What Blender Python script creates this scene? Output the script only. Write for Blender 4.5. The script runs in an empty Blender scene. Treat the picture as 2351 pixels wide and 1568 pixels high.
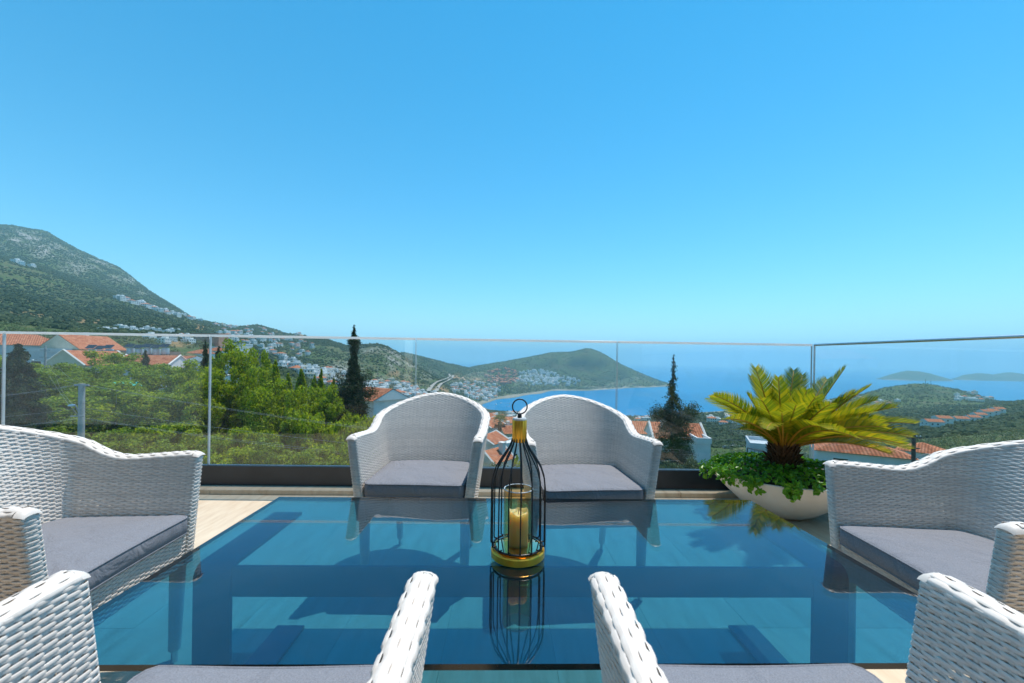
import bpy, math, random
import numpy as np
from mathutils import Vector, Matrix

random.seed(7)
RNG = np.random.default_rng(7)
scene = bpy.context.scene
COL = scene.collection

# ---------------------------------------------------------------- camera, sky, sun, exposure
FPX, CXP, HYP, RHO, YAW, EYE = 929.0, 1175.5, 826.8, 0.0147, math.radians(1.3), 1.05
RV = Vector((math.cos(YAW), -math.sin(YAW), 0)); FV = Vector((math.sin(YAW), math.cos(YAW), 0))
cam_data = bpy.data.cameras.new('camera')
cam = bpy.data.objects.new('camera', cam_data); COL.objects.link(cam)
cr = RV * math.cos(RHO) + Vector((0, 0, 1)) * math.sin(RHO)
cu = Vector((0, 0, 1)) * math.cos(RHO) - RV * math.sin(RHO)
cb = -FV
cam.matrix_world = Matrix(((cr.x, cu.x, cb.x, 0), (cr.y, cu.y, cb.y, 0), (cr.z, cu.z, cb.z, EYE), (0, 0, 0, 1)))
cam_data.sensor_width = 36.0
cam_data.lens = FPX / 2351.0 * 36.0
cam_data.shift_y = 42.8 / 2351.0
cam_data.clip_start = 0.02
cam_data.clip_end = 120000.0
cam_data.dof.use_dof = True
cam_data.dof.focus_distance = 2.4
cam_data.dof.aperture_fstop = 7.1
scene.camera = cam

SUN_TO = Vector((0.235, 0.205, 1.0)).normalized()
SUN_EL = math.asin(SUN_TO.z); SUN_AZ = math.atan2(SUN_TO.x, SUN_TO.y)
world = bpy.data.worlds.new('World'); scene.world = world
world.use_nodes = True
wn = world.node_tree.nodes; wl = world.node_tree.links
for n in list(wn): wn.remove(n)
sky = wn.new('ShaderNodeTexSky'); sky.sky_type = 'NISHITA'; sky.sun_disc = False
sky.sun_elevation = SUN_EL; sky.sun_rotation = SUN_AZ
sky.altitude = 120; sky.air_density = 1.0; sky.dust_density = 0.0; sky.ozone_density = 4.0
hsv = wn.new('ShaderNodeHueSaturation'); hsv.inputs['Hue'].default_value = 0.479; hsv.inputs['Saturation'].default_value = 1.34; hsv.inputs['Value'].default_value = 1.0
bg = wn.new('ShaderNodeBackground'); bg.inputs['Strength'].default_value = 0.145
wo = wn.new('ShaderNodeOutputWorld')
wl.new(sky.outputs[0], hsv.inputs['Color']); wl.new(hsv.outputs[0], bg.inputs['Color']); wl.new(bg.outputs[0], wo.inputs['Surface'])

sd = bpy.data.lights.new('sun', 'SUN'); sd.energy = 3.5; sd.angle = math.radians(0.5); sd.color = (1.0, 0.95, 0.885)
sun = bpy.data.objects.new('sun', sd); COL.objects.link(sun)
sun.rotation_euler = SUN_TO.to_track_quat('Z', 'Y').to_euler(); sun.location = (5, 6, 20)

scene.view_settings.view_transform = 'Standard'; scene.view_settings.look = 'None'
scene.view_settings.exposure = 0.52; scene.view_settings.gamma = 1.0; scene.view_settings.use_curve_mapping = False
scene.render.engine = 'CYCLES'
cy = scene.cycles
cy.max_bounces = 8; cy.diffuse_bounces = 3; cy.glossy_bounces = 4; cy.transmission_bounces = 4
cy.transparent_max_bounces = 32; cy.volume_bounces = 2; cy.use_denoising = True
cy.caustics_reflective = False; cy.caustics_refractive = False; cy.sample_clamp_indirect = 4.0

HAZE_DENSITY = 1.75e-4
# ---------------------------------------------------------------- photo geometry helpers (pixels of a 2351 wide view)
def ray(x, y):
    u = x - CXP; v = y - HYP
    return (u * math.cos(RHO) + v * math.sin(RHO)) / FPX, (-u * math.sin(RHO) + v * math.cos(RHO)) / FPX
def P(x, y, d):
    u, v = ray(x, y)
    w = RV * (u * d) + FV * d
    return Vector((w.x, w.y, EYE - v * d))
def PZ(x, y, z):
    u, v = ray(x, y)
    return P(x, y, (EYE - z) / v)
def hor(px): return 826.8 + 0.0147 * (px - 1175.5)

# ---------------------------------------------------------------- object helpers
def tag(o, label=None, cat=None, group=None, kind=None):
    if label: o['label'] = label
    if cat: o['category'] = cat
    if group: o['group'] = group
    if kind: o['kind'] = kind
    return o
def thing(name, label, cat, loc=(0, 0, 0), rz=0.0, group=None):
    o = bpy.data.objects.new(name, None); COL.objects.link(o)
    o.location = loc; o.rotation_euler = (0, 0, rz); o.empty_display_size = 0.1
    return tag(o, label, cat, group)
def link(name, me, parent=None, loc=None, rot=None, scale=None):
    o = bpy.data.objects.new(name, me); COL.objects.link(o)
    if parent is not None: o.parent = parent
    if loc is not None: o.location = loc
    if rot is not None: o.rotation_euler = rot
    if scale is not None: o.scale = scale
    return o
CH = {}
def copy_tree(o, parent=None):
    c = o.copy(); COL.objects.link(c)
    c.parent = parent
    for ch in list(o.children): copy_tree(ch, c)
    return c

def mesh_np(name, verts, faces, mats, smooth=False, midx=None):
    """faces: one int array (M,k) or a list of such arrays"""
    if isinstance(faces, np.ndarray): faces = [faces]
    verts = np.asarray(verts, np.float32)
    me = bpy.data.meshes.new(name)
    me.vertices.add(len(verts)); me.vertices.foreach_set('co', verts.ravel())
    tot = sum(f.size for f in faces); npoly = sum(len(f) for f in faces)
    me.loops.add(tot); me.polygons.add(npoly)
    me.loops.foreach_set('vertex_index', np.concatenate([f.ravel() for f in faces]).astype(np.int32))
    cnt = np.concatenate([np.full(len(f), f.shape[1], np.int32) for f in faces])
    start = np.concatenate([[0], np.cumsum(cnt)[:-1]]).astype(np.int32)
    me.polygons.foreach_set('loop_start', start)
    if not isinstance(mats, (list, tuple)): mats = [mats]
    for m in mats: me.materials.append(m)
    if midx is not None: me.polygons.foreach_set('material_index', np.asarray(midx, np.int32))
    me.polygons.foreach_set('use_smooth', np.full(npoly, bool(smooth)))
    me.update(calc_edges=True)
    return me

class MB:
    def __init__(s): s.v = []; s.f = []; s.m = []
    def add(s, vs, fs, m=0):
        b = len(s.v); s.v += [tuple(v) for v in vs]
        for f in fs: s.f.append(tuple(i + b for i in f)); s.m.append(m)
        return s
    def box(s, x0, x1, y0, y1, z0, z1, m=0, mat=None):
        vs = [Vector(p) for p in ((x0,y0,z0),(x1,y0,z0),(x1,y1,z0),(x0,y1,z0),(x0,y0,z1),(x1,y0,z1),(x1,y1,z1),(x0,y1,z1))]
        if mat is not None: vs = [mat @ v for v in vs]
        return s.add(vs, [(0,3,2,1),(4,5,6,7),(0,1,5,4),(1,2,6,5),(2,3,7,6),(3,0,4,7)], m)
    def bbox(s, x0, x1, y0, y1, z0, z1, b=0.004, m=0):
        """box with chamfered edges"""
        vs = []; fs = []
        xs = (x0, x1); ys = (y0, y1); zs = (z0, z1)
        idx = {}
        for i in (0, 1):
            for j in (0, 1):
                for k in (0, 1):
                    sx, sy, sz = (1 - 2*i) * b, (1 - 2*j) * b, (1 - 2*k) * b
                    for a, off in enumerate(((0, sy, sz), (sx, 0, sz), (sx, sy, 0))):
                        idx[(i,j,k,a)] = len(vs); vs.append((xs[i]+off[0], ys[j]+off[1], zs[k]+off[2]))
        q = lambda *k: tuple(idx[t] for t in k)
        for i in (0,1): fs.append(q((i,0,0,0),(i,1,0,0),(i,1,1,0),(i,0,1,0)) if i else q((i,0,0,0),(i,0,1,0),(i,1,1,0),(i,1,0,0)))
        for j in (0,1): fs.append(q((0,j,0,1),(0,j,1,1),(1,j,1,1),(1,j,0,1)) if j else q((0,j,0,1),(1,j,0,1),(1,j,1,1),(0,j,1,1)))
        for k in (0,1): fs.append(q((0,0,k,2),(1,0,k,2),(1,1,k,2),(0,1,k,2)) if k else q((0,0,k,2),(0,1,k,2),(1,1,k,2),(1,0,k,2)))
        for i in (0,1):
            for j in (0,1): fs.append(q((i,j,0,0),(i,j,1,0),(i,j,1,1),(i,j,0,1)))
            for k in (0,1): fs.append(q((i,0,k,0),(i,1,k,0),(i,1,k,2),(i,0,k,2)))
        for j in (0,1):
            for k in (0,1): fs.append(q((0,j,k,1),(1,j,k,1),(1,j,k,2),(0,j,k,2)))
        for i in (0,1):
            for j in (0,1):
                for k in (0,1): fs.append(q((i,j,k,0),(i,j,k,1),(i,j,k,2)))
        return s.add(vs, fs, m)
    def tube(s, pts, r, n=8, m=0, caps=True, closed=False):
        pts = [Vector(p) for p in pts]
        rs = r if isinstance(r, (list, tuple)) else [r] * len(pts)
        b = len(s.v); up = None
        for i, p in enumerate(pts):
            if closed: t = (pts[(i+1) % len(pts)] - pts[i-1]).normalized()
            else: t = (pts[min(i+1, len(pts)-1)] - pts[max(i-1, 0)]).normalized()
            if up is None:
                up = Vector((0,0,1)) if abs(t.z) < 0.9 else Vector((1,0,0))
            a = (up - t * up.dot(t)).normalized(); up = a; c = t.cross(a)
            for k in range(n):
                w = 2*math.pi*k/n
                s.v.append(tuple(p + (a*math.cos(w) + c*math.sin(w)) * rs[i]))
        L = len(pts)
        for i in range(L if closed else L-1):
            j = (i+1) % L
            for k in range(n):
                s.f.append((b+i*n+k, b+i*n+(k+1)%n, b+j*n+(k+1)%n, b+j*n+k)); s.m.append(m)
        if caps and not closed:
            s.f.append(tuple(b+k for k in reversed(range(n)))); s.m.append(m)
            s.f.append(tuple(b+(L-1)*n+k for k in range(n))); s.m.append(m)
        return s
    def lathe(s, prof, n=48, m=0, c=(0,0,0), close=False):
        b = len(s.v)
        for r, z in prof:
            for k in range(n):
                w = 2*math.pi*k/n
                s.v.append((c[0]+r*math.cos(w), c[1]+r*math.sin(w), c[2]+z))
        L = len(prof)
        for i in range(L if close else L-1):
            j = (i+1) % L
            for k in range(n):
                s.f.append((b+i*n+k, b+i*n+(k+1)%n, b+j*n+(k+1)%n, b+j*n+k)); s.m.append(m)
        return s
    def mesh(s, name, mats, smooth=False, angle=None):
        me = bpy.data.meshes.new(name); me.from_pydata(s.v, [], s.f)
        if not isinstance(mats, (list, tuple)): mats = [mats]
        for mt in mats: me.materials.append(mt)
        me.polygons.foreach_set('material_index', s.m)
        me.polygons.foreach_set('use_smooth', [bool(smooth)] * len(s.f))
        me.update()
        if smooth and angle: me.set_sharp_from_angle(angle=math.radians(angle))
        return me
    def build(s, name, mats, parent=None, smooth=False, angle=None, loc=None, rot=None):
        return link(name, s.mesh(name, mats, smooth, angle), parent, loc, rot)

# ---------------------------------------------------------------- materials
def new_mat(name):
    m = bpy.data.materials.new(name); m.use_nodes = True
    nt = m.node_tree; b = nt.nodes['Principled BSDF']
    return m, nt, b
def noise_node(nt, scale, detail=4, rough=0.55, coord='Object', vec=None):
    n = nt.nodes.new('ShaderNodeTexNoise'); n.inputs['Scale'].default_value = scale
    n.inputs['Detail'].default_value = detail; n.inputs['Roughness'].default_value = rough
    if vec is None:
        tc = nt.nodes.new('ShaderNodeTexCoord'); vec = tc.outputs[coord]
    nt.links.new(vec, n.inputs['Vector'])
    return n
def ramp(nt, fac, stops):
    r = nt.nodes.new('ShaderNodeValToRGB'); e = r.color_ramp.elements
    while len(e) < len(stops): e.new(0.5)
    for el, (p, c) in zip(e, stops): el.position = p; el.color = (*c, 1)
    nt.links.new(fac, r.inputs['Fac'])
    return r
def bump(nt, height, strength, dist, bsdf):
    b = nt.nodes.new('ShaderNodeBump'); b.inputs['Strength'].default_value = strength; b.inputs['Distance'].default_value = dist
    nt.links.new(height, b.inputs['Height']); nt.links.new(b.outputs[0], bsdf.inputs['Normal'])
    return b
def mat_noise(name, c0, c1, scale=20, rough=0.6, metal=0.0, bstr=0.0, bdist=0.002, spec=0.5, detail=5, coord='Object', lo=0.3, hi=0.7):
    m, nt, b = new_mat(name)
    n = noise_node(nt, scale, detail, coord=coord)
    r = ramp(nt, n.outputs['Fac'], [(lo, c0), (hi, c1)])
    nt.links.new(r.outputs[0], b.inputs['Base Color'])
    b.inputs['Roughness'].default_value = rough; b.inputs['Metallic'].default_value = metal
    b.inputs['Specular IOR Level'].default_value = spec
    if bstr: bump(nt, n.outputs['Fac'], bstr, bdist, b)
    return m
def mat_leaf(name, cols, trans=0.35, rough=0.5, spec=0.35):
    m, nt, b = new_mat(name)
    g = nt.nodes.new('ShaderNodeNewGeometry')
    n = noise_node(nt, 0.35, 3, coord='Object')
    mx = nt.nodes.new('ShaderNodeMath'); mx.operation = 'MULTIPLY_ADD'
    nt.links.new(g.outputs['Random Per Island'], mx.inputs[0]); mx.inputs[1].default_value = 0.55
    nt.links.new(n.outputs['Fac'], mx.inputs[2])
    sb = nt.nodes.new('ShaderNodeMath'); sb.operation = 'SUBTRACT'; nt.links.new(mx.outputs[0], sb.inputs[0]); sb.inputs[1].default_value = 0.27
    r = ramp(nt, sb.outputs[0], [((i + 0.5) / len(cols), c) for i, c in enumerate(cols)])
    nt.links.new(r.outputs[0], b.inputs['Base Color']); b.inputs['Roughness'].default_value = rough
    b.inputs['Specular IOR Level'].default_value = spec
    t = nt.nodes.new('ShaderNodeBsdfTranslucent')
    hs = nt.nodes.new('ShaderNodeHueSaturation'); hs.inputs['Value'].default_value = 1.5; hs.inputs['Hue'].default_value = 0.49
    nt.links.new(r.outputs[0], hs.inputs['Color']); nt.links.new(hs.outputs[0], t.inputs['Color'])
    mix = nt.nodes.new('ShaderNodeMixShader'); mix.inputs[0].default_value = trans
    nt.links.new(b.outputs[0], mix.inputs[1]); nt.links.new(t.outputs[0], mix.inputs[2])
    nt.links.new(mix.outputs[0], nt.nodes['Material Output'].inputs['Surface'])
    return m
def mat_glass(name, tint, f0=0.04, rough=0.0, dirt=0.0):
    """thin clear or tinted sheet: each face reflects by Schlick and lets the rest through tinted"""
    m, nt, b = new_mat(name); nt.nodes.remove(b)
    g = nt.nodes.new('ShaderNodeNewGeometry')
    dt = nt.nodes.new('ShaderNodeVectorMath'); dt.operation = 'DOT_PRODUCT'
    nt.links.new(g.outputs['Incoming'], dt.inputs[0]); nt.links.new(g.outputs['Normal'], dt.inputs[1])
    def M(op, a, bb):
        n = nt.nodes.new('ShaderNodeMath'); n.operation = op
        for k, q in enumerate((a, bb)):
            if q is None: continue
            if isinstance(q, (int, float)): n.inputs[k].default_value = q
            else: nt.links.new(q, n.inputs[k])
        return n.outputs[0]
    ab = M('ABSOLUTE', dt.outputs['Value'], None)
    p5 = M('POWER', M('SUBTRACT', 1.0, ab), 5.0)
    fr = M('MULTIPLY_ADD', p5, 1 - f0); fr.node.inputs[2].default_value = f0
    t = nt.nodes.new('ShaderNodeBsdfTransparent'); t.inputs['Color'].default_value = (*tint, 1)
    gl = nt.nodes.new('ShaderNodeBsdfGlossy'); gl.inputs['Roughness'].default_value = rough; gl.inputs['Color'].default_value = (1, 1, 1, 1)
    mix = nt.nodes.new('ShaderNodeMixShader')
    nt.links.new(fr, mix.inputs[0]); nt.links.new(t.outputs[0], mix.inputs[1]); nt.links.new(gl.outputs[0], mix.inputs[2])
    out = mix.outputs[0]
    if dirt:                                       # dust and wiped smears lying on the sheet
        n = noise_node(nt, 2.3, 7, 0.7); n.inputs['Distortion'].default_value = 1.5
        df = nt.nodes.new('ShaderNodeBsdfDiffuse'); df.inputs['Color'].default_value = (0.75, 0.73, 0.70, 1)
        mr = nt.nodes.new('ShaderNodeMapRange'); nt.links.new(n.outputs['Fac'], mr.inputs['Value']); mr.inputs['From Min'].default_value = 0.42; mr.inputs['From Max'].default_value = 0.8
        mr.inputs['To Min'].default_value = dirt * 0.2; mr.inputs['To Max'].default_value = dirt * 2.2
        mx2 = nt.nodes.new('ShaderNodeMixShader'); nt.links.new(mr.outputs[0], mx2.inputs[0]); nt.links.new(out, mx2.inputs[1]); nt.links.new(df.outputs[0], mx2.inputs[2]); out = mx2.outputs[0]
    nt.links.new(out, nt.nodes['Material Output'].inputs['Surface'])
    return m

M = {}
M['rattan'] = mat_noise('white rattan', (0.79, 0.695, 0.605), (0.88, 0.79, 0.70), 45, 0.5, bstr=0.25, bdist=0.0015, spec=0.45)
m = M['rattan']; nt = m.node_tree; b = nt.nodes['Principled BSDF']         # every strand a slightly different white, with faint soiling
src = b.inputs['Base Color'].links[0].from_socket
gi = nt.nodes.new('ShaderNodeNewGeometry'); so = noise_node(nt, 5.5, 6, 0.65)
ma = nt.nodes.new('ShaderNodeMath'); ma.operation = 'MULTIPLY_ADD'; nt.links.new(gi.outputs['Random Per Island'], ma.inputs[0]); ma.inputs[1].default_value = 0.45; nt.links.new(so.outputs['Fac'], ma.inputs[2])
mr = nt.nodes.new('ShaderNodeMapRange'); mr.inputs['From Min'].default_value = 0.35; mr.inputs['From Max'].default_value = 0.95; mr.inputs['To Min'].default_value = 0.84; mr.inputs['To Max'].default_value = 1.03
hs = nt.nodes.new('ShaderNodeHueSaturation'); nt.links.new(ma.outputs[0], mr.inputs['Value']); nt.links.new(mr.outputs[0], hs.inputs['Value']); nt.links.new(src, hs.inputs['Color']); nt.links.new(hs.outputs[0], b.inputs['Base Color'])
M['warp'] = mat_noise('rattan warp', (0.64, 0.57, 0.50), (0.74, 0.67, 0.60), 60, 0.5)
M['cushion'] = mat_noise('grey cushion cloth', (0.185, 0.186, 0.205), (0.265, 0.266, 0.285), 420, 0.9, bstr=0.5, bdist=0.0012, spec=0.15, lo=0.35, hi=0.65)
m = M['cushion']; nt = m.node_tree; b = nt.nodes['Principled BSDF']
wn2 = noise_node(nt, 7.5, 3, 0.5); wn2.inputs['Distortion'].default_value = 1.4
b2 = nt.nodes.new('ShaderNodeBump'); b2.inputs['Strength'].default_value = 0.7; b2.inputs['Distance'].default_value = 0.025
nt.links.new(wn2.outputs['Fac'], b2.inputs['Height'])
for q in nt.nodes:
    if q.type == 'BUMP' and q != b2: nt.links.new(b2.outputs[0], q.inputs['Normal'])
M['seatpan'] = mat_noise('seat webbing', (0.10, 0.10, 0.10), (0.16, 0.16, 0.16), 30, 0.8)
M['foot'] = mat_noise('brushed aluminium', (0.55, 0.56, 0.58), (0.68, 0.69, 0.70), 40, 0.35, metal=1.0)
M['tableglass'] = mat_glass('tinted table glass', (0.185, 0.49, 0.64), 0.095, dirt=0.006)
M['glassedge'] = mat_noise('dark glass edge', (0.006, 0.014, 0.016), (0.014, 0.028, 0.03), 20, 0.12)
M['steel'] = mat_noise('grey powder coated steel', (0.10, 0.12, 0.14), (0.14, 0.16, 0.18), 12, 0.4)
M['railglass'] = mat_glass('clear railing glass', (0.975, 0.985, 0.98), 0.036, dirt=0.012)
M['railedge'] = mat_noise('polished glass edge', (0.60, 0.66, 0.68), (0.85, 0.86, 0.86), 8, 0.15, spec=0.8)
m, nt, b = new_mat('bevelled glass edge'); M['capglass'] = m
n = noise_node(nt, 3, 3); r = ramp(nt, n.outputs['Fac'], [(0.3, (0.80, 0.84, 0.85)), (0.7, (0.92, 0.90, 0.88))]); nt.links.new(r.outputs[0], b.inputs['Base Color']); b.inputs['Roughness'].default_value = 0.2
t = nt.nodes.new('ShaderNodeBsdfTranslucent'); nt.links.new(r.outputs[0], t.inputs['Color']); mix = nt.nodes.new('ShaderNodeMixShader'); mix.inputs[0].default_value = 0.75
nt.links.new(b.outputs[0], mix.inputs[1]); nt.links.new(t.outputs[0], mix.inputs[2]); nt.links.new(mix.outputs[0], nt.nodes['Material Output'].inputs['Surface'])
M['channel'] = mat_noise('anthracite channel', (0.012, 0.02, 0.028), (0.02, 0.03, 0.04), 6, 0.38)
M['black'] = mat_noise('black lacquered wire', (0.006, 0.006, 0.007), (0.012, 0.012, 0.013), 30, 0.32)
M['brass'] = mat_noise('polished brass', (0.98, 0.44, 0.035), (1.0, 0.52, 0.06), 30, 0.30, metal=0.8)
M['mirrorbrass'] = mat_noise('mirror brass', (0.90, 0.70, 0.42), (0.92, 0.74, 0.46), 30, 0.05, metal=1.0)
M['amberglass'] = mat_glass('smoked amber glass', (0.985, 0.88, 0.68), 0.025)
M['ceramic'] = mat_noise('white fibreglass planter', (0.66, 0.61, 0.55), (0.83, 0.80, 0.76), 4, 0.38)
M['soil'] = mat_noise('soil', (0.02, 0.014, 0.009), (0.05, 0.035, 0.02), 60, 0.95, bstr=0.6, bdist=0.01)
M['bark_cycad'] = mat_noise('cycad bark', (0.035, 0.018, 0.008), (0.17, 0.09, 0.04), 45, 0.9)
M['rachis'] = mat_noise('orange frond stem', (0.30, 0.17, 0.015), (0.46, 0.23, 0.02), 14, 0.5)
M['frond'] = mat_leaf('cycad leaflet', [(0.06, 0.12, 0.006), (0.17, 0.215, 0.008), (0.33, 0.31, 0.008), (0.52, 0.38, 0.012)], 0.42, 0.42, 0.4)
M['ivy'] = mat_leaf('green ground cover leaf', [(0.025, 0.10, 0.006), (0.06, 0.20, 0.008), (0.12, 0.31, 0.012), (0.21, 0.42, 0.025)], 0.35, 0.35, 0.45)
m, nt, b = new_mat('candle wax'); M['wax'] = m
n = noise_node(nt, 18, 4); r = ramp(nt, n.outputs['Fac'], [(0.3, (0.97, 0.70, 0.46)), (0.7, (0.99, 0.82, 0.62))])
nt.links.new(r.outputs[0], b.inputs['Base Color']); b.inputs['Roughness'].default_value = 0.45
b.inputs['Subsurface Weight'].default_value = 1.0; b.inputs['Subsurface Radius'].default_value = (1.0, 0.62, 0.32); b.inputs['Subsurface Scale'].default_value = 0.06

# travertine deck: streaks along the depth of the terrace, fine pores
m, nt, b = new_mat('travertine tile'); M['stone'] = m
tc = nt.nodes.new('ShaderNodeTexCoord'); mp = nt.nodes.new('ShaderNodeMapping'); mp.inputs['Scale'].default_value = (9, 1.6, 3); mp.inputs['Rotation'].default_value = (0, 0, 0.6)
nt.links.new(tc.outputs['Object'], mp.inputs['Vector'])
oi = nt.nodes.new('ShaderNodeObjectInfo')
ad = nt.nodes.new('ShaderNodeVectorMath'); ad.operation = 'MULTIPLY_ADD'
nt.links.new(oi.outputs['Location'], ad.inputs[0]); ad.inputs[1].default_value = (7.3, 1.1, 3.7); nt.links.new(mp.outputs[0], ad.inputs[2])
n1 = noise_node(nt, 2.2, 8, 0.62, vec=ad.outputs[0]); n2 = noise_node(nt, 55, 4, 0.6)
r = ramp(nt, n1.outputs['Fac'], [(0.22, (0.47, 0.33, 0.20)), (0.40, (0.63, 0.48, 0.33)), (0.6, (0.70, 0.56, 0.40)), (0.8, (0.76, 0.64, 0.49))])
hs = nt.nodes.new('ShaderNodeHueSaturation')
mr = nt.nodes.new('ShaderNodeMapRange'); mr.inputs['To Min'].default_value = 0.92; mr.inputs['To Max'].default_value = 1.08
nt.links.new(oi.outputs['Random'], mr.inputs['Value']); nt.links.new(mr.outputs[0], hs.inputs['Value']); nt.links.new(r.outputs[0], hs.inputs['Color'])
nt.links.new(hs.outputs[0], b.inputs['Base Color']); b.inputs['Roughness'].default_value = 0.55; b.inputs['Specular IOR Level'].default_value = 0.3
bump(nt, n2.outputs['Fac'], 0.15, 0.002, b)
M['grout'] = mat_noise('grout', (0.42, 0.35, 0.27), (0.50, 0.43, 0.34), 30, 0.9)

def mat_wall(name, c0, c1, scale=0.8): return mat_noise(name, c0, c1, scale, 0.85, spec=0.2, coord='Object')
M['white_wall'] = mat_wall('white render', (0.66, 0.66, 0.64), (0.78, 0.77, 0.75))
M['cream_wall'] = mat_wall('cream render', (0.56, 0.49, 0.36), (0.66, 0.58, 0.45))
M['grey_wall'] = mat_wall('pale grey render', (0.46, 0.50, 0.52), (0.56, 0.60, 0.62))
M['pink_wall'] = mat_wall('terracotta render', (0.42, 0.22, 0.15), (0.55, 0.33, 0.24))
m, nt, b = new_mat('red clay tile'); M['rooftile'] = m
n = noise_node(nt, 1.7, 5); r = ramp(nt, n.outputs['Fac'], [(0.3, (0.36, 0.115, 0.055)), (0.5, (0.52, 0.19, 0.095)), (0.72, (0.62, 0.29, 0.17))])
wv = nt.nodes.new('ShaderNodeTexWave'); wv.inputs['Scale'].default_value = 0.9; wv.inputs['Distortion'].default_value = 0.3; tc = nt.nodes.new('ShaderNodeTexCoord'); nt.links.new(tc.outputs['Object'], wv.inputs['Vector'])
hs = nt.nodes.new('ShaderNodeHueSaturation'); mr = nt.nodes.new('ShaderNodeMapRange'); mr.inputs['To Min'].default_value = 0.6; mr.inputs['To Max'].default_value = 1.12
nt.links.new(wv.outputs['Fac'], mr.inputs['Value']); nt.links.new(mr.outputs[0], hs.inputs['Value']); nt.links.new(r.outputs[0], hs.inputs['Color']); nt.links.new(hs.outputs[0], b.inputs['Base Color'])
b.inputs['Roughness'].default_value = 0.85; b.inputs['Specular IOR Level'].default_value = 0.2
M['rooftrim'] = mat_wall('white roof edge', (0.70, 0.66, 0.60), (0.78, 0.75, 0.70))
M['pane'] = mat_noise('dark window glass', (0.012, 0.018, 0.024), (0.03, 0.04, 0.05), 1.2, 0.08, spec=0.6)
M['frame_dark'] = mat_noise('dark frame', (0.03, 0.03, 0.035), (0.05, 0.05, 0.055), 5, 0.5)
M['concrete'] = mat_noise('pole concrete', (0.28, 0.28, 0.28), (0.40, 0.40, 0.39), 3, 0.85)
M['wood_pole'] = mat_noise('weathered timber pole', (0.07, 0.05, 0.04), (0.14, 0.11, 0.09), 6, 0.85)
M['cable'] = mat_noise('grey cable', (0.25, 0.27, 0.28), (0.35, 0.37, 0.38), 3, 0.5)
M['teal'] = mat_noise('turquoise canvas', (0.02, 0.42, 0.36), (0.05, 0.55, 0.48), 3, 0.7)
M['tank'] = mat_noise('galvanised tank', (0.38, 0.40, 0.42), (0.55, 0.57, 0.58), 4, 0.4, metal=0.4)
M['asphalt'] = mat_noise('pale road', (0.30, 0.28, 0.24), (0.42, 0.39, 0.34), 0.05, 0.9)
M['earthbank'] = mat_noise('bare earth bank', (0.34, 0.20, 0.11), (0.50, 0.33, 0.20), 0.08, 0.95)
M['trunk'] = mat_noise('tree bark', (0.05, 0.035, 0.025), (0.13, 0.10, 0.075), 5, 0.95)
M['leaf_bright'] = mat_leaf('bright broad leaf', [(0.05, 0.10, 0.004), (0.18, 0.26, 0.006), (0.36, 0.43, 0.008), (0.58, 0.58, 0.014)], 0.5)
M['leaf_mid'] = mat_leaf('mid green leaf', [(0.04, 0.09, 0.008), (0.13, 0.21, 0.013), (0.26, 0.35, 0.02), (0.42, 0.50, 0.035)], 0.5)
M['leaf_dark'] = mat_leaf('dark conifer needles', [(0.010, 0.024, 0.008), (0.024, 0.05, 0.015), (0.045, 0.08, 0.024), (0.075, 0.115, 0.036)], 0.2)
M['leaf_olive'] = mat_leaf('olive scrub leaf', [(0.04, 0.07, 0.022), (0.075, 0.115, 0.038), (0.125, 0.165, 0.06), (0.20, 0.22, 0.10)], 0.28)
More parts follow.
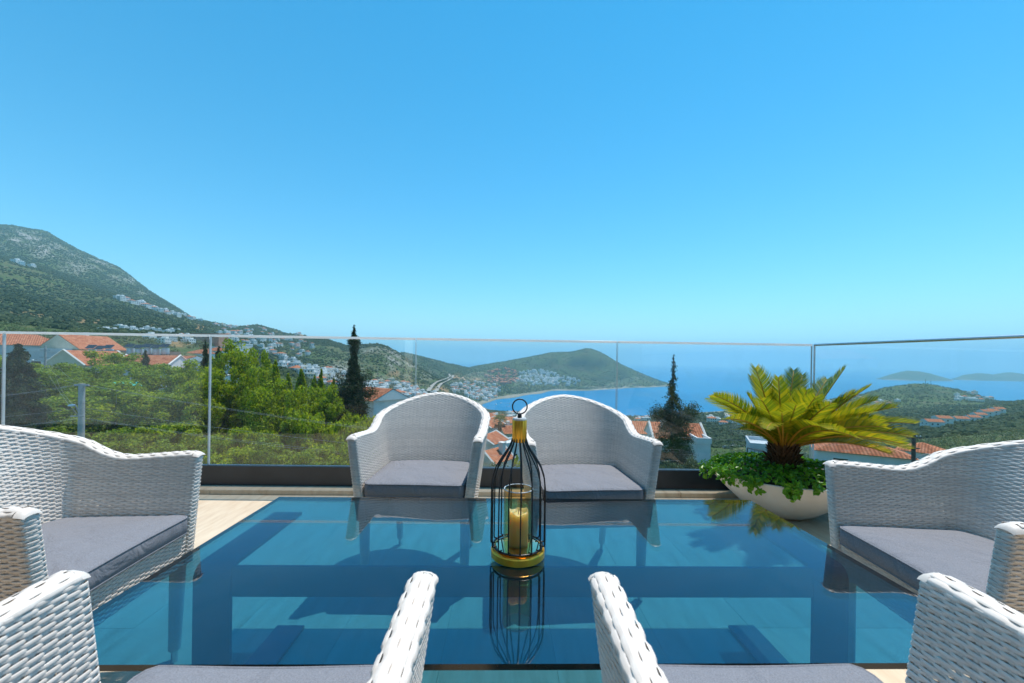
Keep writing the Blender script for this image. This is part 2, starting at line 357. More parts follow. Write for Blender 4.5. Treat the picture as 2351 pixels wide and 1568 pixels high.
# ================================================================= LAND: one sheet from below the terrace to the far shore, then sea
SEA = -120.0
def zy(px, y, d): return EYE - (y - hor(px)) * d / FPX
def col(px, near, far):
    pts = list(near) + [(d, zy(px, y, d)) for d, y in far]
    return px, sorted(pts)
def raw(px, pts): return px, sorted(pts)
COLS = [
 raw(-1500, [(4,-6),(15,-5),(30,0),(60,12),(110,30),(200,66),(350,130),(600,260),(900,400),(1800,570),(2600,520),(5200,400)]),
 raw(-300, [(4,-7),(15,-7),(30,-6),(60,-2),(110,4),(200,22),(350,58),(600,148),(900,262),(1100,290),(1800,575),(2600,500),(5200,350)]),
 col(0, [(4,-7),(15,-8),(30,-8.5),(60,-6.5),(110,-1.5),(2600,420),(5200,250)], [(200,757),(350,722),(600,655),(900,590),(1100,586),(1800,514)]),
 col(100, [(4,-7),(15,-8),(30,-8.5),(60,-7),(110,-2.5),(2600,400),(5200,200)], [(200,764),(350,738),(600,682),(850,622),(1100,613),(1800,527)]),
 col(170, [(4,-7),(15,-8),(30,-9),(60,-7.5),(110,-3),(2600,340),(5200,180)], [(200,770),(350,747),(600,705),(800,655),(1100,642),(1800,567)]),
 col(270, [(4,-7),(15,-8),(30,-9),(60,-8),(110,-4),(2600,280),(5200,150)], [(200,778),(350,756),(600,715),(780,688),(1100,675),(1800,612)]),
 col(340, [(4,-7),(15,-8),(30,-9),(60,-8.5),(110,-5),(2600,180),(5200,60)], [(200,786),(350,766),(600,728),(780,708),(1100,699),(1800,667)]),
 col(440, [(4,-7),(15,-8),(30,-9),(60,-9),(110,-6),(2600,100),(5200,20)], [(200,800),(350,783),(600,754),(800,739),(1200,736),(1800,729)]),
 col(490, [(4,-7),(15,-8),(30,-9.5),(60,-9.5),(110,-8),(2600,60),(5200,-10)], [(200,812),(350,796),(600,768),(900,750),(1400,744)]),
 col(540, [(4,-7),(15,-8),(30,-9.5),(60,-10),(110,-9),(2600,20),(5200,-60)], [(200,832),(350,814),(600,787),(1000,760),(1300,750)]),
 col(590, [(4,-7),(15,-8),(30,-9.5),(60,-10),(110,-10),(2600,20),(5200,-60)], [(200,845),(350,828),(600,800),(1000,766),(1300,745)]),
 col(665, [(4,-7),(15,-8),(30,-10),(60,-11),(110,-12),(2600,-10),(5200,-80)], [(200,868),(350,850),(500,840),(700,817),(1000,785),(1300,770)]),
 col(690, [(4,-7),(15,-8),(30,-10),(60,-11),(110,-13),(2600,-10),(5200,-80)], [(200,876),(350,860),(500,848),(700,822),(1000,784),(1300,763)]),
 col(740, [(4,-7),(15,-8),(30,-10.5),(60,-12),(110,-15),(2600,-30),(5200,-90)], [(200,890),(350,880),(480,868),(600,842),(800,802),(1000,776)]),
 col(800, [(4,-7),(15,-8),(30,-10.5),(60,-13),(110,-17),(2600,-40),(5200,-100)], [(200,905),(350,895),(480,882),(600,854),(800,814),(1000,794)]),
 col(845, [(4,-7),(15,-8),(30,-11),(60,-13.5),(110,-18.5),(2600,-40),(5200,-110)], [(200,918),(350,905),(480,893),(600,864),(800,806),(900,786),(1200,806)]),
 col(880, [(4,-7),(15,-8),(30,-11),(60,-14),(110,-20),(2600,-40),(5200,-120)], [(200,926),(350,914),(480,900),(600,874),(800,806),(900,787),(1200,812)]),
 col(910, [(4,-7),(15,-8),(30,-11),(60,-14.5),(110,-21),(2600,-40),(5200,-125)], [(200,936),(350,922),(480,908),(650,878),(800,822),(900,803),(1200,822),(1800,806)]),
 col(950, [(4,-7),(15,-8),(30,-11.5),(60,-15),(110,-23),(2700,-60),(5200,-130)], [(200,948),(350,934),(480,918),(650,892),(800,852),(900,836),(1200,846),(1800,812)]),
 col(1010, [(4,-7),(15,-8),(30,-11.5),(60,-16),(110,-26),(2800,-90),(5200,-130)], [(200,970),(350,955),(600,924),(800,892),(900,870),(1000,882),(1300,866),(1900,827)]),
 col(1060, [(4,-7),(15,-8),(30,-12),(60,-17),(110,-28),(2900,-100),(5200,-130)], [(200,990),(350,978),(700,938),(1000,915),(1300,885),(1600,864),(2000,837.5)]),
 col(1097, [(4,-7),(15,-8),(30,-12),(60,-18),(110,-30),(950,-117),(1040,-119.6),(1100,-120.4),(1160,-117),(3000,-125),(5200,-130)], [(200,1010),(350,1000),(600,966),(850,945),(1500,885),(1900,856),(2400,838)]),
 col(1147, [(4,-7),(15,-8),(30,-12),(60,-18),(110,-31),(200,-45),(930,-117),(970,-122),(1230,-122.5),(1275,-119),(3000,-125),(5200,-130)], [(350,1000),(600,968),(800,950),(1400,902),(1600,884),(1900,862),(2350,828)]),
 col(1227, [(4,-7),(15,-8),(30,-12),(60,-19),(110,-32),(200,-46),(350,-60),(600,-88),(900,-116),(960,-123),(1420,-123),(1460,-119),(3000,-60),(5200,-130)], [(1600,893),(1900,870),(2350,813)]),
 col(1268, [(4,-7),(15,-8),(30,-12),(60,-19),(110,-32),(200,-46),(350,-60),(600,-88),(890,-116),(950,-123),(1610,-123),(1655,-119),(3100,-50),(5200,-130)], [(1800,884),(2000,862),(2350,803)]),
 col(1308, [(4,-7),(15,-8),(30,-12),(60,-19),(110,-32),(200,-46),(350,-60),(600,-88),(880,-116),(940,-123),(1630,-123),(1665,-119),(3100,-40),(5200,-130)], [(1800,884),(2000,858),(2350,804)]),
 col(1350, [(4,-7),(15,-8),(30,-12),(60,-19),(110,-32),(200,-46),(350,-60),(600,-88),(870,-116),(930,-123),(1640,-123),(1680,-119),(3100,-40),(5200,-130)], [(1800,884),(2000,858),(2350,791)]),
 col(1387, [(4,-7),(15,-8),(30,-12),(60,-19),(110,-32),(200,-46),(350,-60),(600,-88),(870,-116),(930,-123),(1720,-123),(1770,-119),(3000,-60),(5200,-130)], [(1900,882),(2100,850),(2350,806)]),
 col(1414, [(4,-7),(15,-8),(30,-12),(60,-19),(110,-32),(200,-46),(350,-60),(600,-88),(870,-116),(925,-123),(1790,-123),(1830,-119),(2900,-80),(5200,-130)], [(1950,880),(2150,855),(2350,826)]),
 col(1450, [(4,-7),(15,-8),(30,-12),(60,-19),(110,-32),(200,-46),(350,-60),(600,-88),(870,-116),(920,-123),(1880,-123),(1920,-118),(2800,-110),(5200,-130)], [(2050,876),(2320,845)]),
 col(1507, [(4,-7),(15,-8),(30,-12),(60,-19),(110,-32),(200,-46),(350,-60),(600,-86),(880,-116),(930,-123),(1970,-123),(2005,-118),(2600,-123),(5200,-130)], [(2250,870)]),
 raw(1541, [(4,-7),(15,-8),(30,-12),(60,-19),(110,-32),(200,-46),(350,-59),(600,-85),(890,-116),(945,-123),(2050,-123),(2130,-119.5),(2250,-124),(5200,-130)]),
 raw(1634, [(4,-7),(15,-8),(30,-12),(60,-19),(110,-31),(200,-45),(350,-58),(600,-83),(950,-115),(1015,-121),(1100,-126),(5200,-130)]),
 raw(1750, [(4,-7),(15,-8),(30,-12),(60,-19),(110,-30),(200,-44),(350,-57),(600,-81),(1000,-112),(1100,-121),(1200,-126),(5200,-130)]),
 raw(1850, [(4,-7),(15,-8),(30,-12),(60,-18),(110,-29),(200,-43),(350,-56),(600,-78),(900,-95),(1150,-112),(1300,-123),(5200,-130)]),
 col(1901, [(4,-7),(15,-8),(30,-12),(60,-18),(110,-28),(200,-42),(350,-55),(600,-76),(850,-90),(1400,-122),(1600,-128),(5200,-130)], [(1150,917)]),
 col(1977, [(4,-7),(15,-8),(30,-12),(60,-17.5),(110,-27),(200,-40),(350,-54),(600,-74),(850,-86),(1550,-123),(5200,-130)], [(1050,916),(1200,904)]),
 col(2034, [(4,-7),(15,-8),(30,-11.5),(60,-17),(110,-26),(200,-39),(350,-53),(600,-72),(820,-84),(1600,-123),(5200,-130)], [(1020,908),(1200,886)]),
 col(2127, [(4,-7),(15,-8),(30,-11),(60,-16.5),(110,-25),(200,-37),(350,-51),(600,-68),(800,-80),(1650,-123),(5200,-130)], [(1000,904),(1200,876)]),
 col(2201, [(4,-7),(15,-8),(30,-11),(60,-16),(110,-24),(200,-36),(350,-49),(600,-66),(800,-76),(1600,-123),(5200,-130)], [(1000,908),(1180,892.5)]),
 col(2267, [(4,-7),(15,-8),(30,-10.5),(60,-15.5),(110,-23),(200,-35),(350,-47),(600,-63),(800,-73),(1500,-123),(5200,-130)], [(1100,912)]),
 col(2300, [(4,-7),(15,-8),(30,-10.5),(60,-15),(110,-23),(200,-34),(350,-46),(600,-60),(1400,-123),(5200,-130)], [(820,921),(1000,922)]),
 raw(2351, [(4,-7),(15,-8),(30,-10),(60,-14.5),(110,-22),(200,-33),(350,-45),(600,-52),(720,-56),(900,-80),(1300,-124),(5200,-130)]),
 raw(2700, [(4,-7),(15,-7.5),(30,-9),(60,-12),(110,-18),(200,-27),(350,-38),(600,-50),(900,-80),(1300,-124),(5200,-130)]),
 raw(3900, [(4,-6),(15,-6),(30,-5),(60,-6),(110,-10),(200,-20),(350,-36),(600,-60),(900,-90),(1300,-124),(5200,-130)]),
]
GX = np.arange(-1500, 3901, 9.0); GD = np.exp(np.linspace(math.log(4.0), math.log(5200.0), 240))
LGD = np.log(GD)
colz = np.array([np.interp(LGD, np.log([p[0] for p in pts]), [p[1] for p in pts]) for _, pts in COLS])
cpx = np.array([c[0] for c in COLS], float)
GZ = np.array([np.interp(GX, cpx, colz[:, j]) for j in range(len(GD))]).T      # [px, d]
for _ in range(2):
    z = GZ.copy(); z[1:-1] = 0.25*GZ[:-2] + 0.5*GZ[1:-1] + 0.25*GZ[2:]; GZ = z
z = GZ.copy(); z[:, 1:-1] = 0.25*GZ[:, :-2] + 0.5*GZ[:, 1:-1] + 0.25*GZ[:, 2:]; GZ = z

def vnoise(x, y, seed=0):
    xi = np.floor(x).astype(np.int64); yi = np.floor(y).astype(np.int64); fx = x - xi; fy = y - yi
    def h(a, b):
        n = (a * 374761393 + b * 668265263 + seed * 1442695041) & 0x7fffffff
        n = ((n ^ (n >> 13)) * 1274126177) & 0x7fffffff
        return ((n ^ (n >> 16)) & 0xffff) / 65535.0
    fx = fx*fx*(3-2*fx); fy = fy*fy*(3-2*fy)
    return (h(xi,yi)*(1-fx) + h(xi+1,yi)*fx)*(1-fy) + (h(xi,yi+1)*(1-fx) + h(xi+1,yi+1)*fx)*fy
def fbm(x, y, oct=5, seed=0, gain=0.5):
    a = 1.0; s = 0.0; t = 0.0
    for o in range(oct):
        s = s + a * vnoise(x * 2**o, y * 2**o, seed + o); t += a; a *= gain
    return s / t
TT, DD = np.meshgrid((GX - CXP) / FPX, GD, indexing='ij')
WX = RV.x * TT * DD + FV.x * DD; WY = RV.y * TT * DD + FV.y * DD
land = np.clip((GZ - SEA + 1) / 12.0, 0, 1)
amp = np.clip(0.010 * (DD - 60), 0, 11) * (0.4 + 0.6 * np.clip((GZ - SEA) / 150, 0, 1))
GZ = GZ + land * amp * (fbm(WX / 90, WY / 90, 5, 3, 0.55) - 0.5) * 1.6 + np.clip(DD / 60, 0.2, 1) * land * 0.5 * (fbm(WX / 7, WY / 7, 3, 9) - 0.5)

def ground(px, d):
    """land height at photo column px and distance d (bilinear)"""
    px = np.asarray(px, float); d = np.asarray(d, float)
    i = np.clip((px - GX[0]) / 9.0, 0, len(GX) - 1.001); j = np.clip((np.log(d) - LGD[0]) / (LGD[1] - LGD[0]), 0, len(GD) - 1.001)
    i0 = i.astype(int); j0 = j.astype(int); fi = i - i0; fj = j - j0
    return (GZ[i0,j0]*(1-fi)+GZ[i0+1,j0]*fi)*(1-fj) + (GZ[i0,j0+1]*(1-fi)+GZ[i0+1,j0+1]*fi)*fj
def at_ground(px, d):
    w = RV * ((px - CXP) / FPX * d) + FV * d
    return Vector((w.x, w.y, float(ground(px, d))))
def hit(x, y, dmin=25.0):
    """first point of the land seen through photo pixel (x, y)"""
    u, v = ray(x, y); pxe = CXP + u * FPX
    d = np.exp(np.linspace(math.log(dmin), math.log(4800), 1500))
    below = ground(np.full_like(d, pxe), d) >= EYE - v * d
    if not below.any(): return None
    k = int(np.argmax(below)); return d[k], at_ground(pxe, d[k])

# zones of bare rock and bare earth, as they lie on the land
def blob(cx, cyv, rx, ry):
    pxg = np.broadcast_to(GX[:, None], GZ.shape); yg = hor(pxg) - (GZ - EYE) / DD * FPX
    return np.clip(1.25 - (((pxg - cx) / rx)**2 + ((yg - cyv) / ry)**2), 0, 1)
far = (DD > 450)
rock = np.zeros_like(GZ)
for a in ((30,548,75,26,1),(105,575,45,22,.9),(170,610,45,24,.6),(225,605,60,16,.8),(285,640,50,16,.9),(330,668,28,10,.7),(150,585,40,12,.5),(905,822,22,34,.9),(880,800,38,14,.6),(800,850,70,22,.8),(940,845,28,22,.7),(830,800,50,12,.5),(980,862,24,14,.5)):
    rock = np.maximum(rock, blob(*a[:4]) * a[4] * far)
rock = rock * np.clip((fbm(WX / 30, WY / 30, 4, 21) - 0.34) * 4, 0, 1)
earth = np.zeros_like(GZ)
for a in ((515,800,42,16,1),(480,792,26,8,.8),(410,790,40,8,.7),(60,728,70,14,.55),(180,740,60,12,.6),(330,752,70,10,.5),(455,752,20,8,.7),(690,768,18,6,.9),(640,764,20,4,.7),(1010,900,26,16,.8),(1048,866,18,8,.9),(1090,872,20,8,.8),(905,858,14,8,.7),(1890,935,14,5,.6),(2020,925,30,4,.6)):
    earth = np.maximum(earth, blob(*a[:4]) * a[4] * (DD > 120))
pxg_ = np.broadcast_to(GX[:, None], GZ.shape)
near_bare = (DD < 70) * (pxg_ > 420) * (pxg_ < 900) * 0.42
earth = np.maximum(earth, near_bare)
earth = earth * np.clip((fbm(WX / 16, WY / 16, 4, 31) - 0.3) * 4, 0, 1)
forest_shade = np.zeros_like(GZ)  # dark woods, with cloud shade on the headland painted into the ground colour
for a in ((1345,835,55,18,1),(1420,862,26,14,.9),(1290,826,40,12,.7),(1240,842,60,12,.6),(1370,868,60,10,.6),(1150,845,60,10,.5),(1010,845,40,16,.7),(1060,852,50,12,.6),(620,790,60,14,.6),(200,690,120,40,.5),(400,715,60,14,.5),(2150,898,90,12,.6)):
    forest_shade = np.maximum(forest_shade, blob(*a[:4]) * a[4] * (DD > 300))
forest_shade = forest_shade * np.clip((fbm(WX / 55, WY / 55, 4, 51) - 0.3) * 4, 0, 1)
shore = np.clip(1 - np.abs(GZ - SEA - 1.5) / 2.5, 0, 1)
nx, nd = GZ.shape
idx = np.arange(nx * nd).reshape(nx, nd)
faces = np.stack([idx[:-1,:-1].ravel(), idx[1:,:-1].ravel(), idx[1:,1:].ravel(), idx[:-1,1:].ravel()], 1)

m, nt, b = new_mat('mediterranean hillside'); M['hill'] = m
def attr(name):
    a = nt.nodes.new('ShaderNodeAttribute'); a.attribute_name = name; return a.outputs['Fac']
def mixc(fac, a, bcol):
    x = nt.nodes.new('ShaderNodeMix'); x.data_type = 'RGBA'
    nt.links.new(fac, x.inputs[0])
    for k, q in ((6, a), (7, bcol)):
        if isinstance(q, tuple): x.inputs[k].default_value = (*q, 1)
        else: nt.links.new(q, x.inputs[k])
    return x.outputs[2]
def thr(sock, lo, hi):
    x = nt.nodes.new('ShaderNodeMapRange'); nt.links.new(sock, x.inputs['Value'])
    x.inputs['From Min'].default_value = lo; x.inputs['From Max'].default_value = hi; return x.outputs[0]
nA = noise_node(nt, 0.018, 6, 0.6); nB = noise_node(nt, 0.16, 5, 0.65); nC = noise_node(nt, 0.9, 4, 0.6)
vor = nt.nodes.new('ShaderNodeTexVoronoi'); vor.inputs['Scale'].default_value = 0.22
tc = nt.nodes.new('ShaderNodeTexCoord'); nt.links.new(tc.outputs['Object'], vor.inputs['Vector'])
soil = mixc(nC.outputs['Fac'], (0.13, 0.095, 0.055), (0.27, 0.20, 0.125))
dry = mixc(thr(nB.outputs['Fac'], 0.4, 0.65), soil, (0.10, 0.095, 0.045))
green = mixc(thr(nC.outputs['Fac'], 0.35, 0.65), (0.04, 0.075, 0.02), (0.09, 0.13, 0.038))
spots = thr(vor.outputs['Distance'], 0.62, 0.42)
cover = thr(nA.outputs['Fac'], 0.30, 0.5)
sp = nt.nodes.new('ShaderNodeMath'); sp.operation = 'MAXIMUM'; nt.links.new(spots, sp.inputs[0]); nt.links.new(cover, sp.inputs[1])
spm = nt.nodes.new('ShaderNodeMath'); spm.operation = 'MULTIPLY'; nt.links.new(sp.outputs[0], spm.inputs[0]); nt.links.new(thr(nB.outputs['Fac'], 0.3, 0.48), spm.inputs[1])
base = mixc(spm.outputs[0], dry, green)
base = mixc(attr('forest_shade'), base, mixc(thr(nB.outputs['Fac'], 0.35, 0.65), (0.004, 0.014, 0.010), (0.013, 0.03, 0.016)))  # near-black teal: woods and painted cloud shade share this colour
rk = mixc(thr(nB.outputs['Fac'], 0.44, 0.56), (0.10, 0.095, 0.075), (0.44, 0.41, 0.38))
rkf = nt.nodes.new('ShaderNodeMath'); rkf.operation = 'MULTIPLY'; nt.links.new(attr('rock'), rkf.inputs[0]); nt.links.new(thr(nB.outputs['Fac'], 0.36, 0.5), rkf.inputs[1])
base = mixc(rkf.outputs[0], base, rk)
base = mixc(attr('earth'), base, mixc(nB.outputs['Fac'], (0.30, 0.14, 0.065), (0.50, 0.31, 0.17)))
base = mixc(attr('shore'), base, (0.36, 0.32, 0.27))
nt.links.new(base, b.inputs['Base Color']); b.inputs['Roughness'].default_value = 0.95; b.inputs['Specular IOR Level'].default_value = 0.1
bump(nt, nB.outputs['Fac'], 0.9, 3.0, b)
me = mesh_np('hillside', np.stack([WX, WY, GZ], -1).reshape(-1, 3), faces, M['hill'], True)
for nm, arr in (('rock', rock), ('forest_shade', forest_shade), ('earth', earth), ('shore', shore)):
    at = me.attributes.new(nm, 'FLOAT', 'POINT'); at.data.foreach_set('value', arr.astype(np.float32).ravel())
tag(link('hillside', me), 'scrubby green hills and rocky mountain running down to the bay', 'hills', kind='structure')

# ---- sea
m, nt, b = new_mat('azure sea'); M['sea'] = m
n = noise_node(nt, 0.0012, 6, 0.6); n2 = noise_node(nt, 0.12, 5, 0.6)
r = ramp(nt, n.outputs['Fac'], [(0.3, (0.0, 0.15, 0.34)), (0.7, (0.0, 0.21, 0.44))])
nt.links.new(r.outputs[0], b.inputs['Base Color']); b.inputs['Roughness'].default_value = 0.35; b.inputs['Specular IOR Level'].default_value = 0.05
bump(nt, n2.outputs['Fac'], 0.5, 0.8, b)
S = 30000.0
link('sea', mesh_np('sea', [(-S, -2000, SEA), (S, -2000, SEA), (S, S, SEA), (-S, S, SEA)], np.array([[0, 1, 2, 3]]), M['sea']))
tag(bpy.data.objects['sea'], 'azure blue sea and bay', 'sea', kind='structure')

# ---- islands
def island(label, peaks, d, wid):
    """peaks: outline (x, y) of the island against the sea, from its left tip to its right tip"""
    xs = [p[0] for p in peaks]; top = [EYE - (p[1] - hor(p[0])) * d / FPX for p in peaks]
    nu, nv = 90, 26; vs = []
    for i in range(nu):
        px = xs[0] + (xs[-1] - xs[0]) * i / (nu - 1)
        h = max(np.interp(px, xs, top) - SEA, 0.0)
        for j in range(nv):
            s = j / (nv - 1) * 2 - 1
            k = math.cos(s * math.pi / 2) ** 0.8
            edge = min(i, nu - 1 - i) / (nu * 0.5); hw = wid * (1 - (1 - edge) ** 2.2) ** 0.5 + 5
            dd = d + s * hw
            p = RV * ((px - CXP) / FPX * d) + FV * dd
            nz = (float(fbm(np.array(p.x / 70), np.array(p.y / 70), 4, 5)) - 0.5) * 14 * k * min(1, h / 25)
            vs.append((p.x, p.y, SEA - 1.5 + (h + 1.5) * k + nz))
    id_ = np.arange(nu * nv).reshape(nu, nv)
    fs = np.stack([id_[:-1,:-1].ravel(), id_[1:,:-1].ravel(), id_[1:,1:].ravel(), id_[:-1,1:].ravel()], 1)
    me = mesh_np('island', vs, fs, M['hill'], True)
    va = np.array(vs)[:, 2]
    at = me.attributes.new('shore', 'FLOAT', 'POINT'); at.data.foreach_set('value', np.clip(1.3 - np.abs(va - SEA - 2) / 5, 0, 1).astype(np.float32))
    return tag(link('island', me), label, 'island', kind='structure')
island('small round hilly island off the coast beyond the green hill', [(2022,869.5),(2040,866),(2060,858),(2085,852),(2100,851.5),(2120,855),(2145,863),(2175,870)], 3500, 170)
island('long low double humped island at the right edge of the sea', [(2190,868.5),(2205,867),(2225,860),(2245,857),(2265,858),(2285,862),(2300,858),(2318,855),(2340,858),(2370,863),(2400,860),(2440,868),(2470,872)], 3700, 160)

# ---- road up the valley
def road_ribbon(name, pts, w, mat, lift=1.2, label=None, cat='road'):
    """pts: photo pixels along the middle of the road; laid on the land"""
    cs = []
    dense = []
    for a, c in zip(pts[:-1], pts[1:]):
        for k in range(6): dense.append((a[0] + (c[0]-a[0])*k/6, a[1] + (c[1]-a[1])*k/6))
    dense.append(pts[-1])
    for x, y in dense:
        h = hit(x, y, 120)
        if h: cs.append(h[1])
    vs = []; fs = []
    for i, c in enumerate(cs):
        t = (cs[min(i+1, len(cs)-1)] - cs[max(i-1, 0)]); t.z = 0; t.normalize(); sd_ = Vector((t.y, -t.x, 0)) * (w / 2)
        for q in (c + sd_, c - sd_): vs.append((q.x, q.y, c.z + lift))
        if i: fs.append((2*i-2, 2*i-1, 2*i+1, 2*i))
    o = link(name, mesh_np(name, vs, np.array(fs), mat)); return tag(o, label, cat, kind='structure')
road_ribbon('road', [(982,900),(990,888),(998,880),(1012,874),(1026,869),(1033,864),(1030,859)], 9, M['asphalt'], 1.6, 'pale highway carriageway curving down the valley, nearer the rocky hill')
road_ribbon('road', [(1000,900),(1006,888),(1013,881),(1026,875),(1038,868),(1040,862)], 9, M['asphalt'], 1.6, 'pale highway carriageway curving down the valley, nearer the town')
road_ribbon('path', [(1062,884),(1070,878),(1066,871),(1060,866)], 6, M['earthbank'], 1.2, 'dirt track above the far town')
road_ribbon('path', [(1938,903),(1960,908),(1985,914),(2005,919)], 7, M['earthbank'], 1.2, 'pale dirt track across the green hill by the sea')
road_ribbon('path', [(1668,948),(1672,958),(1680,967),(1690,976)], 9, M['asphalt'], 0.8, 'pale village street running down to the sea')
# ================================================================= TERRACE
ter = thing('terrace_floor', 'beige travertine terrace paving under the table and chairs', 'floor', (0, 0, 0)); ter['kind'] = 'structure'
MB().box(-7.0, 3.4, -4.2, 3.13, -0.30, -0.012).build('mortar_bed', M['grout'], ter)
TX, TY, GAP = 0.40, 1.40, 0.0008
tile_me = MB().bbox(-TX/2 + GAP/2, TX/2 - GAP/2, -TY/2 + GAP/2, TY/2 - GAP/2, -0.0115, 0.0, 0.0005).mesh('tile', M['stone'])
edge_me = MB().bbox(-TX/2 + GAP/2, TX/2 - GAP/2, -0.06 + GAP/2, 0.06 - GAP/2, -0.0115, 0.0, 0.0005).mesh('tile', M['stone'])
for i in range(26):
    x = -6.80 + i * TX
    for j in range(5):
        y = 2.985 - TY * (j + 0.5)
        if x < -2.4 and y < 0.9: continue
        link('tile', tile_me, ter, (x, y, RNG.uniform(-0.0006, 0.0006)))
    link('tile', edge_me, ter, (x, 3.047, RNG.uniform(-0.0006, 0.0006)))
# stone kerb carrying the railing, slabs of it
kerb = thing('stone_kerb', 'low beige stone kerb under the front glass railing', 'kerb', (0, 0, 0)); kerb['kind'] = 'structure'
for i in range(9):
    x0 = -7.0 + i * 1.2; x1 = min(x0 + 1.197, 2.62)
    if x1 - x0 > 0.1: link('kerb_slab', MB().bbox(x0, x1, 3.112, 3.40, -0.29, 0.038, 0.004).mesh('kerb_slab', M['stone']), kerb)
kerb2 = thing('stone_kerb', 'low beige stone kerb under the right hand glass railing', 'kerb', (0, 0, 0)); kerb2['kind'] = 'structure'
SX0, SY0, SDX, SDY = 2.50, 3.215, 0.10, -1.0       # side railing runs from the corner towards the viewer
sdl = math.hypot(SDX, SDY); sdx, sdy = SDX / sdl, SDY / sdl
side = Matrix(((sdx, -sdy, 0, SX0), (sdy, sdx, 0, SY0), (0, 0, 1, 0), (0, 0, 0, 1)))   # local x along the run, local y outward
for i in range(6):
    q = MB().box(0.12 + i * 1.2, 0.12 + i * 1.2 + 1.197, -0.115, 0.17, -0.29, 0.038, 0, side)
    link('kerb_slab', q.mesh('kerb_slab', M['stone']), kerb2)

# glass railings: channel, panes with polished edges
def railing(label, mat4, joints, cap='capglass', z0=0.19, z1=1.208, chan=(0.04, 0.19)):
    t = thing('glass_railing', label, 'railing')
    a, b_ = joints[0], joints[-1]
    c = MB().box(a, b_, -0.034, -0.012, chan[0], chan[1], 0, mat4).box(a, b_, 0.014, 0.036, chan[0], chan[1] - 0.004, 0, mat4).box(a, b_, -0.012, 0.014, chan[0], chan[0] + 0.05, 0, mat4)
    c.build('base_channel', M['channel'], t)
    MB().box(a, b_, -0.0115, -0.0092, chan[1] - 0.03, chan[1] + 0.004, 0, mat4).build('channel_gasket', M['railedge'], t)
    for x0, x1 in zip(joints[:-1], joints[1:]):
        x0 += 0.004; x1 -= 0.004; h = 0.009; zb = chan[0] + 0.06
        vs = [mat4 @ Vector(p) for p in ((x0,-h,zb),(x1,-h,zb),(x1,h,zb),(x0,h,zb),(x0,-h,z1-.003),(x1,-h,z1-.003),(x1,h,z1-.003),(x0,h,z1-.003))]
        g = MB(); g.add(vs, [(0,1,5,4),(2,3,7,6)], 0); g.add(vs, [(1,2,6,5),(3,0,4,7),(0,3,2,1)], 1)
        MB().tube([mat4 @ Vector((x0, 0, z1)), mat4 @ Vector((x1, 0, z1))], 0.0095, 14).build('top_cap', M[cap], t, True, 60)
        pane = g.build('glass_pane', [M['railglass'], M['railedge']], t)
    return t
front = Matrix.Translation((0, 3.235, 0)) @ Matrix.Rotation(math.radians(-0.35), 4, 'Z')
railing('frameless clear glass railing along the front of the terrace, in a dark base channel', front, [-5.51, -3.906, -2.31, -0.692, 0.917, 2.502])
railing('frameless clear glass railing returning along the right side, behind the planter', side, [0.016, 1.61, 3.21, 4.81, 6.41], 'foot')

# ---- house round the viewer's side of the terrace: outside the view, but mirrored in the glass
villa = thing('villa', 'white villa behind the terrace, seen as a reflection in the glass railing', 'house', (0, -3.0, 0))
v = MB(); v.box(3.2, 9.0, -0.3, 0, -6, 3.2).box(-2.3, 3.2, -0.3, 0, 2.6, 3.2)
v.box(-6.6, -4.15, 3.70, 3.95, 0.10, 3.2).box(-14.0, -6.6, 3.70, 3.95, -6, 2.6).box(-4.15, -2.3, 3.70, 3.95, 2.5, 3.2).box(-2.45, -2.3, 0.0, 3.95, 2.5, 3.2)
v.build('wall', M['white_wall'], villa)
MB().box(-2.3, 9.2, -0.3, 1.0, 3.21, 3.42).box(-14, -2.3, -0.3, 4.05, 3.21, 3.42).build('roof_overhang', M['white_wall'], villa)
def door(x0, x1, y0, z1, turn=False):
    f = lambda *q: MB().box(*q) if not turn else MB().box(q[2], q[3], q[0], q[1], q[4], q[5])
    d = f(x0 + .06, x1 - .06, y0, y0 + .02, 0.005, z1).build('sliding_door', M['pane'], villa)
    f(x0, x0 + .059, y0 - .02, y0 + .04, 0.005, z1).build('stile', M['frame_dark'], d); f(x1 - .059, x1, y0 - .02, y0 + .04, 0.005, z1).build('stile', M['frame_dark'], d)
for i in range(3): door(-2.2 + i*1.8, -2.2 + i*1.8 + 1.795, -0.14, 2.595)
door(-4.14, -3.23, 3.82, 2.49); door(-3.22, -2.31, 3.82, 2.49)
for i in range(2): door(0.02 + i*1.95, 0.02 + i*1.95 + 1.94, -2.40, 2.49, True)
# ================================================================= WOVEN CHAIRS
TH = 0.040                   # thickness of the woven wall
ZB, ZA, ZT = 0.335, 0.705, 0.853
Y0, YF = -0.095, 0.262
def hw(z): return 0.228 + (z - 0.33) * 0.135
def bk(z): return 0.150 + (z - 0.40) * 0.25 + 0.43 * np.clip(z - 0.40, 0, 1)**2
NQ = 1200
def plan(q, z, off=0.0):
    """point of the U wall: q in [-1, 1] (left arm front -> back -> right arm front), at height z, offset outward"""
    q = np.asarray(q, float); z = np.asarray(z, float)
    h = hw(z) + off; B = bk(z) + Y0 + off
    qa = 0.72                                  # |q| above qa: the straight arm
    s = np.sign(q); a = np.abs(q)
    th = np.clip(a / qa, 0, 1) * (math.pi / 2)   # 0 at the back, pi/2 where the arm starts
    e = 2 / 2.1
    x = h * np.sin(th) ** e; y = Y0 - B * np.cos(th) ** e
    arm = np.clip((a - qa) / (1 - qa), 0, 1)
    y = np.where(a > qa, Y0 + (YF - Y0) * arm, y)
    return s * x, y
